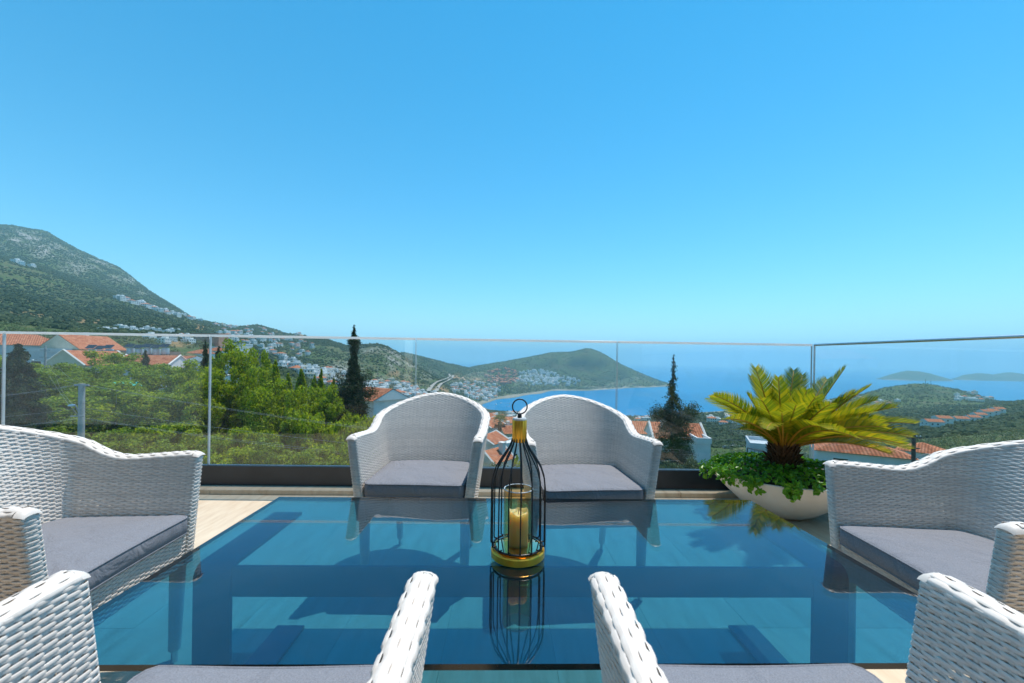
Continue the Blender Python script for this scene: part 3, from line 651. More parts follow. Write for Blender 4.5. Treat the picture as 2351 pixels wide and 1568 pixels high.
# arc length table at mid height, so strands keep an even pitch
_q = np.linspace(-1, 1, NQ); _x, _y = plan(_q, 0.6); _l = np.concatenate([[0], np.cumsum(np.hypot(np.diff(_x), np.diff(_y)))])
LEN = _l[-1]
def q_of(l): return np.interp(l, _l, _q)
def ztop(l):
    d = np.minimum(l, LEN - l); s = LEN / 2 / 0.78
    zx = np.array([0, .12, .25, .30, .36, .43, .50, .58, .67, .78, .90]) * s; zz = [.705, .699, .690, .695, .716, .750, .781, .812, .837, .851, .851]
    return sum(np.interp(np.abs(d + o), zx, zz) for o in (-.04, -.024, -.008, .008, .024, .04)) / 6
def wall_pt(l, z, off):
    """l in [0, LEN] along the wall"""
    q = q_of(l); x, y = plan(q, z); x2, y2 = plan(q, z, 0.01)
    nx_, ny_ = x2 - x, y2 - y
    n = np.hypot(nx_, ny_) + 1e-9
    # inside the arms the outward normal is sideways
    return x + nx_ / n * off, y + ny_ / n * off
HALF = 0.0190; ROW = 0.0062; AMP = 0.0016
def dips(p, parity):
    """p: position in half periods; strand goes under where the warp passes over it"""
    ph = (p + parity) % 2.0
    d = np.minimum(ph, 2 - ph)                     # distance to its own dip
    return AMP * (1 - 2 * np.exp(-(d / 0.42)**6))
CAPL = math.pi * TH / 2
LOOP = 2 * LEN + 2 * CAPL
NH = int(round(LOOP / HALF / 2)) * 2; HP = LOOP / NH
def loop_pt(s, z, dn):
    """closed loop round the wall: outside, round the right arm's front, inside, round the left arm's front; dn pushes off the surface"""
    s = np.asarray(s, float) % LOOP; z = np.broadcast_to(z, s.shape)
    x = np.empty_like(s); y = np.empty_like(s)
    a = s < LEN
    x[a], y[a] = wall_pt(s[a], z[a], TH/2 + dn[a])
    c = (s >= LEN) & (s < LEN + CAPL)
    w = (s[c] - LEN) / CAPL * math.pi
    xc, yc = wall_pt(np.full(c.sum(), LEN), z[c], 0.0); R = TH/2 + dn[c]
    cw, sw = np.cos(w), np.sin(w); ex = 0.62      # squarish front
    x[c] = xc + R * np.sign(cw) * np.abs(cw)**ex; y[c] = yc + R * 0.75 * np.abs(sw)**ex
    i = (s >= LEN + CAPL) & (s < 2*LEN + CAPL)
    x[i], y[i] = wall_pt(2*LEN + CAPL - s[i], z[i], -TH/2 - dn[i])
    c = s >= 2*LEN + CAPL
    w = (s[c] - 2*LEN - CAPL) / CAPL * math.pi
    xc, yc = wall_pt(np.zeros(c.sum()), z[c], 0.0); R = TH/2 + dn[c]
    cw, sw = np.cos(w), np.sin(w)
    x[c] = xc + R * np.sign(cw) * np.abs(cw)**ex; y[c] = yc + R * 0.75 * np.abs(sw)**ex
    return x, y
def loop_l(s):
    s = np.asarray(s, float) % LOOP
    return np.where(s < LEN, s, np.where(s < LEN + CAPL, LEN, np.where(s < 2*LEN + CAPL, 2*LEN + CAPL - s, 0.0)))
PROF = ((-0.48, -0.0006), (-0.33, 0.0006), (-0.16, 0.0002), (0.0, 0.0007), (0.16, 0.0002), (0.33, 0.0006), (0.48, -0.0006))   # section of a flat strand
RPROF = ((-0.51, -0.0004), (-0.40, 0.0007), (-0.18, 0.0003), (-0.05, 0.0009), (0.05, 0.0009), (0.18, 0.0003), (0.40, 0.0007), (0.51, -0.0004))   # three fine cords side by side
SUB = 4
def weave_shell():
    V = []; F = []; base = 0
    S = np.arange(NH * SUB) / SUB * HP; Pn = np.arange(NH * SUB) / SUB
    ZTOP = ztop(loop_l(S))
    nrow = int((ZT - ZB) / ROW) + 1
    for j in range(nrow):
        z = ZB + ROW * (j + 0.5)
        keep = z < ZTOP - 0.006
        if not keep.any(): continue
        dn = dips(Pn, j % 2)
        jit = 0.0006 * np.sin(Pn * 0.37 + j * 1.7)
        ring = []
        for zo, bo in PROF:
            zz = np.minimum(z + zo * ROW + jit, ZTOP - 0.002)
            x, y = loop_pt(S, zz, dn + bo)
            ring.append(np.stack([x, y, zz], -1))
        V.append(np.stack(ring, 1).reshape(-1, 3)); n = len(S); k = len(PROF)
        i0 = np.arange(n); i1 = (i0 + 1) % n
        ok = keep[i0] & keep[i1]; i0 = i0[ok]; i1 = i1[ok]
        for p in range(k - 1):
            F.append(np.stack([base + i0*k + p, base + i1*k + p, base + i1*k + p + 1, base + i0*k + p + 1], 1))
        base += n * k
    nweft = sum(len(f) for f in F)
    # warp strips
    zs = ZB + ROW * 0.5 * np.arange(0, 2 * nrow + 1)
    for h in range(NH):
        s0 = h * HP; zt = float(ztop(loop_l(np.array([s0])))[0]) - 0.004
        zz = zs[zs < zt]
        if len(zz) < 3: continue
        jrow = (zz - ZB) / ROW - 0.5
        dn = 0.0010 * np.cos((jrow - (h % 2)) * math.pi) - 0.0019     # over the rows that dip here, under the others
        a = loop_pt(np.full(len(zz), s0 - 0.0034), zz, dn); c = loop_pt(np.full(len(zz), s0 + 0.0034), zz, dn); mid = loop_pt(np.full(len(zz), s0), zz, dn + 0.0009)
        V.append(np.stack([np.stack([a[0], a[1], zz], -1), np.stack([mid[0], mid[1], zz], -1), np.stack([c[0], c[1], zz], -1)], 1).reshape(-1, 3))
        i = np.arange(len(zz) - 1)
        for p in (0, 1): F.append(np.stack([base + 3*i + p, base + 3*i + p + 1, base + 3*i + p + 4, base + 3*i + p + 3], 1))
        base += 3 * len(zz)
    f = np.concatenate(F); mi = np.zeros(len(f), np.int32); mi[nweft:] = 1
    return mesh_np('woven_shell', np.concatenate(V), f, [M['rattan'], M['warp']], True, mi)
def weave_rim():
    """braided band over the top edge: rows of strands running along the rim, in a shallow arch"""
    nl = int(LEN / HALF) * SUB; L_ = np.linspace(0.0, LEN, nl); Pn = L_ / HALF
    V = []; F = []; base = 0
    rows = 4; half = TH/2 + 0.003
    for r in range(rows):
        dn = dips(Pn, r % 2) * 0.85
        ring = []
        for k, (zo, bo) in enumerate(RPROF):
            f = ((r + 0.5 + zo) / rows) * 2 - 1                      # across: -1 outside .. 1 inside
            ang = f * 1.45
            off = -math.sin(ang) * (half + 0.0) ; up = math.cos(ang) * 0.016
            zt = ztop(L_)
            rr = dn + bo
            zz = zt - 0.011 + up + rr * math.cos(ang)
            x, y = wall_pt(L_, np.clip(zt - 0.004, 0, 2), off * 1.0)
            x2, y2 = wall_pt(L_, np.clip(zt - 0.004, 0, 2), off - math.sin(ang) * 0.01)
            nrm = np.hypot(x2 - x, y2 - y) + 1e-9
            x = x + (x2 - x) / nrm * rr * abs(math.sin(ang)); y = y + (y2 - y) / nrm * rr * abs(math.sin(ang))
            # round the ends over the fronts of the arms
            ring.append(np.stack([x, y, zz], -1))
        V.append(np.stack(ring, 1).reshape(-1, 3)); kk = len(RPROF); i = np.arange(nl - 1)
        for p in range(kk - 1): F.append(np.stack([base + i*kk + p, base + (i+1)*kk + p, base + (i+1)*kk + p + 1, base + i*kk + p + 1], 1))
        base += nl * kk
    # rounded ends
    for l, sgn in ((0.0, 1), (LEN, 1)):
        g = []
        for a in range(7):
            ang = -1.45 + 2.9 * a / 6
            for c in range(4):
                t = c / 3; zt = float(ztop(np.array([l]))[0])
                x, y = wall_pt(np.array([l]), np.array([zt]), -math.sin(ang) * half * (1 - 0.18 * t * t))
                g.append((x[0], y[0] + 0.0195 * math.sin(t * 1.5), zt - 0.011 + math.cos(ang) * 0.016 * math.cos(t * 1.2) - 0.004 * t))
        V.append(np.array(g)); q = []
        for a in range(6):
            for c in range(3): q.append((base + a*4 + c, base + a*4 + c + 1, base + (a+1)*4 + c + 1, base + (a+1)*4 + c))
        F.append(np.array(q)); base += len(g)
    return mesh_np('woven_rim', np.concatenate(V), np.concatenate(F), M['rattan'], True)
def weave_apron():
    """flat woven panel closing the front under the cushion"""
    V = []; F = []; base = 0; W = hw(0.40) - TH/2 + 0.002; n = int(2*W / HALF) * SUB; X = np.linspace(-W, W, n); Pn = X / HALF + 40
    for j in range(17):
        z = ZB + ROW * (j + 0.5); dn = dips(Pn, j % 2)
        for side_ in (1, -1):
            V.append(np.stack([np.stack([X, YF + 0.006 - 0.012 * (side_ < 0) + side_ * (dn + bo), np.full(n, z + zo * ROW)], -1) for zo, bo in PROF], 1).reshape(-1, 3))
            i = np.arange(n - 1); k = len(PROF)
            for p in range(k - 1): F.append(np.stack([base + i*k + p, base + (i+1)*k + p, base + (i+1)*k + p + 1, base + i*k + p + 1], 1))
            base += n * k
    for h in range(int(-W / HALF), int(W / HALF) + 1):
        x0 = h * HALF; zz = ZB + ROW * 0.5 * np.arange(0, 35); jrow = (zz - ZB) / ROW - 0.5
        dn = 0.0012 * np.cos((jrow - (h % 2)) * math.pi) - 0.0004
        V.append(np.stack([np.stack([np.full(35, x0 + o), YF + 0.006 + dn, zz], -1) for o in (-0.0036, 0.0036)], 1).reshape(-1, 3))
        i = np.arange(34); F.append(np.stack([base + 2*i, base + 2*i + 1, base + 2*i + 3, base + 2*i + 2], 1)); base += 70
    return mesh_np('woven_apron', np.concatenate(V), np.concatenate(F), M['rattan'], True)
def cushion_mesh():
    n = 120; inset = TH/2 + 0.006
    l = np.linspace(0.012, LEN - 0.012, n)
    x, y = wall_pt(l, np.full(n, 0.47), -inset)
    # close along the front with rounded corners
    xr, yr = x[-1], 0.282
    fx = np.linspace(xr - 0.02, -xr + 0.02, 40); fy = yr - 0.004 * np.cos(fx / xr * 1.4)**2 + 0.004
    ox = np.concatenate([x, [xr, xr - 0.006], fx, [-xr + 0.006, -xr]]); oy = np.concatenate([y, [yr - 0.022, yr - 0.006], fy, [yr - 0.006, yr - 0.022]])
    O = np.stack([ox, oy], -1); N = len(O); cen = np.array([0, 0.05])
    def ring(scale_mm, z, puff=0.0):
        d = cen - O; dl = np.linalg.norm(d, axis=1, keepdims=True)
        p = O + d / dl * scale_mm
        return np.concatenate([p, np.full((N, 1), z)], 1)
    zb, zt = 0.442, 0.503
    rings = [ring(0.03, zb), ring(0.008, zb + 0.002), ring(0.001, zb + 0.010), ring(0.0, zb + 0.030), ring(0.001, zt - 0.010), ring(0.0045, zt - 0.002), ring(0.012, zt + 0.001)]
    V = list(rings)
    for k, f in enumerate((0.08, 0.18, 0.32, 0.5, 0.68, 0.84, 0.95)):
        p = O + (cen - O) * f
        rr = np.hypot(p[:, 0] * 3.1, p[:, 1] * 2.7)
        zz = zt + 0.001 + 0.012 * (1 - (1 - f)**3) + 0.0034 * np.sin(p[:, 0] * 31 + p[:, 1] * 9) * np.sin(p[:, 1] * 24 - p[:, 0] * 7) * min(1, f * 4)
        V.append(np.concatenate([p, zz[:, None]], 1))
    V.append(np.array([[cen[0], cen[1], zt + 0.011]]))
    v = np.concatenate(V); L_ = len(V) - 1; i = np.arange(N); i1 = (i + 1) % N
    F = [np.stack([k*N + i, k*N + i1, (k+1)*N + i1, (k+1)*N + i], 1) for k in range(L_ - 1)]
    tri = np.stack([(L_-1)*N + i, (L_-1)*N + i1, np.full(N, L_*N)], 1)
    bot = np.array([list(reversed(range(N)))])
    seam = [tuple(q) for q in ring(0.003, zt - 0.0035)]
    me = mesh_np('seat_cushion', v, [np.concatenate(F), tri, bot], M['cushion'], True)
    pip = MB().tube(seam, 0.0032, 6, closed=True).mesh('piping', M['cushion'], True)
    seam2 = [tuple(q) for q in ring(0.003, zb + 0.006)]
    pip2 = MB().tube(seam2, 0.0028, 6, closed=True).mesh('piping', M['cushion'], True)
    return me, pip, pip2
shell_me = weave_shell(); rim_me = weave_rim(); apron_me = weave_apron(); cush_me, pip_me, pip2_me = cushion_mesh()
def leg_meshes(p0, p1, r0, r1):
    """wrapped leg: closely wound strands, then a short metal foot"""
    mb = MB(); n = 34; pts = []; rs = []
    for k in range(n * 2 + 1):
        t = k / (n * 2); pts.append(tuple(Vector(p0).lerp(Vector(p1), t))); rs.append(r0 + (r1 - r0) * t + (0.0016 if k % 2 else 0.0))
    mb.tube(pts, rs, 10)
    f = MB(); a = Vector(p1); d = (a - Vector(p0)).normalized(); end = Vector((a.x + d.x * 0.03, a.y + d.y * 0.03, 0.0))
    f.tube([a + Vector((0, 0, 0.002)), a.lerp(end, 0.7), end], [r1 * 0.62, r1 * 0.55, r1 * 0.66], 12)
    return mb.mesh('leg', M['rattan'], True), f.mesh('foot', M['foot'], True, 40)
LEGS = [((sx * 0.226, 0.242, 0.37), (sx * 0.222, 0.236, 0.042), 0.024, 0.017) for sx in (-1, 1)] + [((sx * 0.185, -0.125, 0.40), (sx * 0.200, -0.235, 0.042), 0.022, 0.016) for sx in (-1, 1)]
leg_me = [leg_meshes(*q) for q in LEGS]
pan_o = [wall_pt(np.array([l]), np.array([0.43]), -TH/2 + 0.004) for l in np.linspace(0.01, LEN - 0.01, 40)]
pan_pts = [(float(x[0]), float(y[0])) for x, y in pan_o]
def seat_pan():
    mb = MB(); n = len(pan_pts)
    mb.add([(x, y, 0.428) for x, y in pan_pts] + [(x, y, 0.438) for x, y in pan_pts], [tuple(range(n))[::-1], tuple(range(n, 2*n))] + [(i, (i+1) % n, n + (i+1) % n, n + i) for i in range(n)])
    return mb.mesh('seat_pan', M['seatpan'])
pan_me = seat_pan()
def make_chair(label, loc, rz):
    t = thing('woven_armchair', label, 'armchair', loc, rz, 'white woven armchairs round the glass table')
    for nm, me in (('woven_shell', shell_me), ('woven_rim', rim_me), ('woven_apron', apron_me)):
        o = link(nm, me, t); o['kind'] = 'stuff'
    link('seat_pan', pan_me, t)
    c = link('seat_cushion', cush_me, t); link('piping', pip_me, c); link('piping', pip2_me, c)
    for lm, fm in leg_me:
        l = link('leg', lm, t); link('foot', fm, l)
    return t
def put_chair(label, fx, fy, face, slip=0.0):
    """fx, fy: middle of the arm fronts on the floor plan; face: direction the chair looks, in degrees from +Y towards +X"""
    rz = -math.radians(face)
    f = Vector((math.sin(-rz), math.cos(rz), 0)) if False else Vector((math.sin(math.radians(face)), math.cos(math.radians(face)), 0))
    ch = make_chair(label, (fx - f.x * (YF + 0.018), fy - f.y * (YF + 0.018), 0), rz)
    for o in ch.children:
        if o.name.startswith('seat_cushion'): o.location.y = slip
    return ch
put_chair('woven white armchair on the far side of the table, left of the black lantern', -0.382, 1.772, 180 + 2)
put_chair('woven white armchair on the far side of the table, right of the black lantern', 0.402, 1.715, 180 - 4)
put_chair('woven white armchair at the left short end of the glass table', -1.052, 1.195, 86)
put_chair('woven white armchair at the right short end of the glass table, before the planter', 1.132, 1.14, -84.5)
put_chair('woven white armchair seen from behind on the near side, to the left of the lantern', -0.400, 0.668, 0, 0.056)
put_chair('woven white armchair seen from behind on the near side, to the right of the lantern', 0.446, 0.668, 0, 0.056)

# ================================================================= GLASS TABLE
TBX0, TBX1, TBY0, TBY1, TBZ = -0.906, 1.047, 0.763, 1.677, 0.477
tb = thing('glass_table', 'low rectangular dining table with blue tinted glass top on bent steel legs', 'table', ((TBX0+TBX1)/2, (TBY0+TBY1)/2, 0))
cx_, cy_ = (TBX0+TBX1)/2, (TBY0+TBY1)/2; a, b_ = (TBX1-TBX0)/2, (TBY1-TBY0)/2
vs = [(-a,-b_,TBZ-0.012),(a,-b_,TBZ-0.012),(a,b_,TBZ-0.012),(-a,b_,TBZ-0.012),(-a,-b_,TBZ),(a,-b_,TBZ),(a,b_,TBZ),(-a,b_,TBZ)]
g = MB(); g.add(vs, [(0,3,2,1),(4,5,6,7)], 0); g.add(vs, [(0,1,5,4),(1,2,6,5),(2,3,7,6),(3,0,4,7)], 1)
g.build('glass_top', [M['tableglass'], M['glassedge']], tb)
def c_leg(x0, x1):
    """flat steel bar bent into a C: under the glass, down at the middle, back along the floor"""
    R = 0.035; yb = 1.15 - cy_; yt = 1.547 - cy_; zt = TBZ - 0.018; zb = 0.011; T = 0.010
    path = [(yt, zt)]
    for k in range(7):
        w = math.pi/2 * k/6; path.append((yb + R - R*math.sin(w), zt - R + R*math.cos(w)))
    for k in range(7):
        w = math.pi/2 * k/6; path.append((yb + R - R*math.cos(w), zb + R - R*math.sin(w)))
    path.append((1.578 - cy_, zb))
    mb = MB(); L_ = len(path); v = []
    for i, (y, z) in enumerate(path):
        y0, z0 = path[max(i-1, 0)]; y1, z1 = path[min(i+1, L_-1)]
        t = Vector((0, y1-y0, z1-z0)).normalized(); n = Vector((0, -t.z, t.y)) * (T/2)
        for x in (x0, x1):
            for s in (1, -1): v.append((x, y + s*n.y, z + s*n.z))
    f = []
    for i in range(L_-1):
        o, q = 4*i, 4*i+4
        f += [(o, o+2, q+2, q), (o+1, q+1, q+3, o+3), (o, q, q+1, o+1), (o+2, o+3, q+3, q+2)]
    f += [(0,1,3,2), (4*L_-4, 4*L_-2, 4*L_-1, 4*L_-3)]
    return mb.add(v, f)
c_leg(-0.853 - cx_, -0.750 - cx_).build('leg_frame', M['steel'], tb)
c_leg(0.905 - cx_, 1.008 - cx_).build('leg_frame', M['steel'], tb)
MB().bbox(-0.749 - cx_, 0.904 - cx_, 1.146 - cy_, 1.156 - cy_, TBZ - 0.100, TBZ - 0.0135, 0.002).build('beam', M['steel'], tb)

# ================================================================= LANTERN
LX, LY = 0.052, 1.188
lan = thing('candle_lantern', 'black wire bottle shaped candle lantern with brass cap and base on the glass table', 'lantern', (LX, LY, TBZ))
MB().lathe([(0.001,0.001),(0.076,0.001),(0.0785,0.004),(0.0785,0.021),(0.076,0.024),(0.070,0.024),(0.069,0.021),(0.001,0.021)], 64).build('base', M['brass'], lan, True, 35)
MB().lathe([(0.066,0.0215),(0.067,0.030),(0.062,0.031),(0.001,0.031)], 56).build('mirror_plate', M['mirrorbrass'], lan, True, 35)
NW = 15
prof = [(0.066,0.036),(0.079,0.036),(0.0795,0.043),(0.0795,0.12),(0.0793,0.20),(0.076,0.232),(0.066,0.262),(0.050,0.288),(0.036,0.308),(0.026,0.325),(0.0195,0.345),(0.0185,0.36)]
for k in range(NW):
    w = 2*math.pi*(k+0.35)/NW
    pts = []
    for i in range(len(prof)-1):
        for q in range(3):
            t = q/3; pts.append((prof[i][0]*(1-t)+prof[i+1][0]*t, prof[i][1]*(1-t)+prof[i+1][1]*t))
    pts.append(prof[-1])
    MB().tube([(r*math.cos(w), r*math.sin(w), z) for r, z in pts], 0.0021, 6).build('wire', M['black'], lan, True)
MB().lathe([(0.0715+0.003*math.cos(a*math.pi/4), 0.033+0.003*math.sin(a*math.pi/4)) for a in range(8)], 56, close=True).build('wire_ring', M['black'], lan, True)
flut = MB(); nn = 96
pf = [(0.0205,0.334),(0.021,0.336),(0.021,0.397),(0.020,0.399)]
b0 = len(flut.v)
for r_, z_ in pf:
    for k in range(nn):
        w = 2*math.pi*k/nn; rr = r_ * (1 + 0.022*math.cos(w*16)); flut.v.append((rr*math.cos(w), rr*math.sin(w), z_))
for i in range(len(pf)-1):
    for k in range(nn): flut.f.append((i*nn+k, i*nn+(k+1)%nn, (i+1)*nn+(k+1)%nn, (i+1)*nn+k)); flut.m.append(0)
flut.build('cap', M['brass'], lan, True, 50)
MB().lathe([(0.0205,0.398),(0.021,0.400),(0.0195,0.4035),(0.001,0.4045)], 48).build('cap_top', M['ceramic'], lan, True, 50)
kn = MB().lathe([(0.001,0.404),(0.0062,0.404),(0.0062,0.415),(0.0035,0.418),(0.001,0.419)], 20).build('knob', M['black'], lan, True, 50)
MB().tube([(0.0215*math.cos(w), 0.0, 0.437+0.0215*math.sin(w)) for w in [2*math.pi*i/40 for i in range(40)]], 0.0021, 8, closed=True).build('ring', M['black'], lan, True)
gcy = MB().lathe([(0.043,0.0315),(0.043,0.196)], 56).lathe([(0.0405,0.0315),(0.0405,0.196)], 56)
gcy.build('glass_cylinder', M['amberglass'], lan, True)
MB().lathe([(0.0417+0.0014*math.cos(a*math.pi/4), 0.1965+0.0014*math.sin(a*math.pi/4)) for a in range(8)], 56, close=True).build('glass_rim', M['railedge'], lan, True)
can = thing('pillar_candle', 'short cream pillar candle inside the lantern', 'candle', (LX, LY, TBZ + 0.0315))
cp = MB(); prof_c = [(0.001,0.0),(0.0285,0.0),(0.0298,0.003),(0.0298,0.088),(0.0292,0.097),(0.0272,0.100),(0.0245,0.098),(0.019,0.092),(0.001,0.090)]
for r_, z_ in prof_c:
    for k in range(40):
        w = 2*math.pi*k/40; dz = (0.0035*math.sin(w*2+1)+0.002*math.sin(w*5)) if z_ > 0.094 else 0
        cp.v.append((r_*math.cos(w)*(1+0.006*math.sin(w*3)), r_*math.sin(w)*(1+0.006*math.cos(w*4)), z_+dz))
for i in range(len(prof_c)-1):
    for k in range(40): cp.f.append((i*40+k, i*40+(k+1)%40, (i+1)*40+(k+1)%40, (i+1)*40+k)); cp.m.append(0)
cp.build('wax_body', M['wax'], can, True, 60)
MB().tube([(0,0,0.089),(0.001,0,0.098),(0.003,0.001,0.104)], 0.0009, 6).build('wick', M['black'], can)
# ================================================================= PLANTER, CYCAD, GROUND COVER
PX, PY = 1.985, 2.80
pl = thing('planter', 'large white bowl shaped planter on the terrace by the glass corner', 'planter', (PX, PY, 0))
pr = [(0.001,0.0),(0.12,0.0),(0.15,0.006),(0.20,0.032),(0.28,0.09),(0.36,0.165),(0.43,0.24),(0.462,0.285),(0.468,0.294),(0.460,0.298),(0.444,0.290),(0.40,0.235)]
pm = MB(); nn = 72
for r_, z_ in pr:
    for k in range(nn):
        w = 2*math.pi*k/nn; pm.v.append((r_*math.cos(w)*1.04, r_*math.sin(w)*0.90, z_))
for i in range(len(pr)-1):
    for k in range(nn): pm.f.append((i*nn+k, i*nn+(k+1)%nn, (i+1)*nn+(k+1)%nn, (i+1)*nn+k)); pm.m.append(0)
pm.build('bowl', M['ceramic'], pl, True, 50)
MB().add([(0.43*1.04*math.cos(2*math.pi*k/40), 0.43*0.9*math.sin(2*math.pi*k/40), 0.27) for k in range(40)] , [tuple(range(40))]).build('soil', M['soil'], pl)

BASE = Vector((PX - 0.02, PY - 0.02, 0.50))
cyc = thing('cycad', 'yellow green sago palm with stiff feathery fronds growing in the white planter', 'palm', (BASE.x, BASE.y, 0.27))
O = Vector((BASE.x, BASE.y, 0.27))
tr = MB()
for k in range(240):
    t = k / 240; w = k * 2.39996; r_ = 0.088 * (1 - 0.25*t) ; z_ = 0.03 + 0.21*t
    c = Vector((r_*math.cos(w), r_*math.sin(w), z_)); out = Vector((math.cos(w), math.sin(w), 0.5 + 0.8*t)).normalized()
    s_ = Vector((-math.sin(w), math.cos(w), 0)); L_ = RNG.uniform(0.03, 0.07)
    tr.add([c - s_*0.013 - Vector((0,0,0.012)), c + s_*0.013 - Vector((0,0,0.012)), c + out*L_ + Vector((0,0,RNG.uniform(-.015,.02))), c + Vector((0,0,0.014))], [(0,1,2),(1,3,2),(3,0,2)])
tr.lathe([(0.085,0.0),(0.09,0.06),(0.08,0.16),(0.06,0.235),(0.03,0.26)], 20)
tr.build('trunk', M['bark_cycad'], cyc)
def frond(tip, sag=0.14, width=0.105, roll=0.0):
    T = Vector(tip) - O; w = math.atan2(T.y, T.x)
    B = Vector((0.045*math.cos(w), 0.045*math.sin(w), 0.20))
    D = T - B; L_ = D.length
    hz = Vector((D.x, D.y, 0)); up = Vector((0,0,1))
    ctrl = B + D*0.45 + up * (sag * L_ * (0.4 + 0.6 * hz.length / L_))
    pos = lambda t: B*(1-t)**2 + ctrl*(2*t*(1-t)) + T*t*t
    tan = lambda t: ((ctrl - B)*(2*(1-t)) + (T - ctrl)*(2*t)).normalized()
    n = max(34, int(L_ / 0.0125)); verts = []; faces = []
    s0 = D.cross(up); s0 = s0.normalized() if s0.length > 1e-4 else Vector((1,0,0))
    for i in range(n):
        t = 0.10 + 0.90 * i / (n-1); p = pos(t); tn = tan(t)
        sd_ = (s0 - tn*s0.dot(tn)).normalized(); nu = sd_.cross(tn)
        if nu.z < 0 and abs(tn.z) < 0.95: nu = -nu
        sd_ = sd_*math.cos(roll) + nu*math.sin(roll); nu = sd_.cross(tn) if sd_.cross(tn).dot(nu) > 0 else -sd_.cross(tn)
        prof = min(1, (t - 0.04) / 0.22) ** 0.7 * (1 - max(0, (t - 0.72) / 0.28) ** 2 * 0.62)
        l0 = width * prof * min(1.0, 0.55 + L_ * 0.7)
        for s in (-1, 1):
            l = l0 * RNG.uniform(0.9, 1.06); fwd = 0.55 + 0.55 * t + RNG.uniform(-.05, .05); lift = 0.42 + RNG.uniform(-.05, .05)
            d = (sd_*s + tn*fwd + nu*lift).normalized(); d2 = (sd_*s*0.8 + tn*(fwd+0.35) + nu*(lift*0.3) - up*0.12).normalized()
            a = p + tn*0.0; w_ = 0.0054
            m_ = a + d*l*0.55; e = m_ + d2*l*0.45
            b0 = len(verts)
            verts += [a - tn*w_, a + tn*w_, m_ + tn*w_*1.05, m_ - tn*w_*1.05, e + tn*0.0008, e - tn*0.0008]
            faces += [(b0, b0+1, b0+2, b0+3), (b0+3, b0+2, b0+4, b0+5)]
    me = mesh_np('frond', [tuple(q) for q in verts], np.array(faces), M['frond'])
    f = link('frond', me, cyc)
    MB().tube([pos(k/12) for k in range(13)], [0.0068*(1 - 0.8*k/12) + 0.0008 for k in range(13)], 6).build('stem', M['rachis'], f, True)
YP = 2.79
TIPS = [ # photo pixel of the tip, distance, sag
 (1735,846,2.70,.10),(1787,868,2.62,.12),(1822,852,3.02,.06),(1842,862,3.05,.05),(1940,845,2.72,.05),(1996,887,2.62,.10),(1898,872,2.98,.05),
 (1640,908,2.50,.16),(1668,962,2.42,.17),(1632,915,2.62,.14),(1748,918,2.45,.14),(1762,905,2.95,.12),(1716,905,2.98,.14),
 (1852,898,2.55,.08),(1872,912,2.42,.12),(1905,928,2.40,.16),(1828,930,2.30,.10),(1795,948,2.28,.12),
 (2052,935,2.60,.16),(2000,945,2.44,.20),(2098,972,2.62,.19),(2060,968,2.98,.14),(2092,1000,2.55,.20),(2020,962,2.40,.22),
 (1962,1003,2.22,.26),(2086,1030,2.72,.20),(2040,1040,2.50,.22),(2075,1012,3.02,.18),(1900,985,2.20,.24),(1760,985,2.18,.24),(1700,985,2.60,.2),
 (1725,940,2.85,.15),(1935,915,2.88,.1),(1985,925,3.0,.12),(1815,900,2.7,.04),(1770,895,2.75,.05),
 (2030,980,2.36,.22),(2075,1020,2.40,.24),(1960,900,2.66,.12),(2010,918,2.72,.15)]
for x, y, d, s in TIPS: frond(P(x, y, d), s, RNG.uniform(0.108, 0.13), RNG.uniform(-.2, .2) + (0.55 if x > 1900 and y > 890 else (-0.45 if x < 1720 else 0)))
for w, l, z_ in ((80,.55,.75),(110,.6,.62),(60,.6,.60),(95,.5,.95),(130,.55,.8),(45,.5,.85)):
    frond((BASE.x + l*math.cos(math.radians(w)), min(BASE.y + l*math.sin(math.radians(w))*.62, 3.12), z_), .14, .1)

gc = thing('ground_cover', 'bright green leafy ground cover spilling over the rim of the white planter', 'plant', (PX, PY, 0.29))
def leaves(name, pts, nrm, size, mat, parent=None, jitter=0.6):
    """small folded leaves at pts, roughly facing nrm"""
    n = len(pts); pts = np.asarray(pts); nr = np.asarray(nrm) + RNG.normal(0, jitter, (n, 3)); nr /= np.linalg.norm(nr, axis=1, keepdims=True) + 1e-9
    d = RNG.normal(0, 1, (n, 3)); d -= nr * (d*nr).sum(1, keepdims=True); d /= np.linalg.norm(d, axis=1, keepdims=True) + 1e-9
    s = np.cross(nr, d); L_ = (np.asarray(size) * RNG.uniform(0.7, 1.25, n))[:, None]; W = L_ * RNG.uniform(0.26, 0.34, (n, 1))
    a = pts - d*L_*0.5; e = pts + d*L_*0.5 - nr*L_*0.12; mid = pts - d*L_*0.08 ; q = pts + d*L_*0.24
    l1 = mid + s*W + nr*W*0.35; r1 = mid - s*W + nr*W*0.35; l2 = q + s*W*0.72 + nr*W*0.25; r2 = q - s*W*0.72 + nr*W*0.25
    v = np.stack([a, l1, l2, e, r2, r1], 1).reshape(-1, 3); b0 = 6*np.arange(n)
    f = np.concatenate([np.stack([b0, b0+3, b0+2, b0+1], 1), np.stack([b0, b0+5, b0+4, b0+3], 1)])
    return link(name, mesh_np(name, v, f, mat), parent)
n = 2300; rr = np.sqrt(RNG.uniform(0.03, 1.0, n)); w = RNG.uniform(0, 2*math.pi, n)
hgt = 0.015 + 0.085 * fbm(rr*np.cos(w)*4 + 9, rr*np.sin(w)*4 + 5, 3, 2) * (1.15 - rr**3) + RNG.uniform(-.02, .015, n)
pts = np.stack([rr*np.cos(w)*0.485, rr*np.sin(w)*0.425, hgt], 1)
fol = leaves('foliage', pts, np.stack([np.cos(w)*rr*0.7, np.sin(w)*rr*0.7, np.ones(n)], 1), np.full(n, 0.034), M['ivy'], gc)
fol['kind'] = 'stuff'
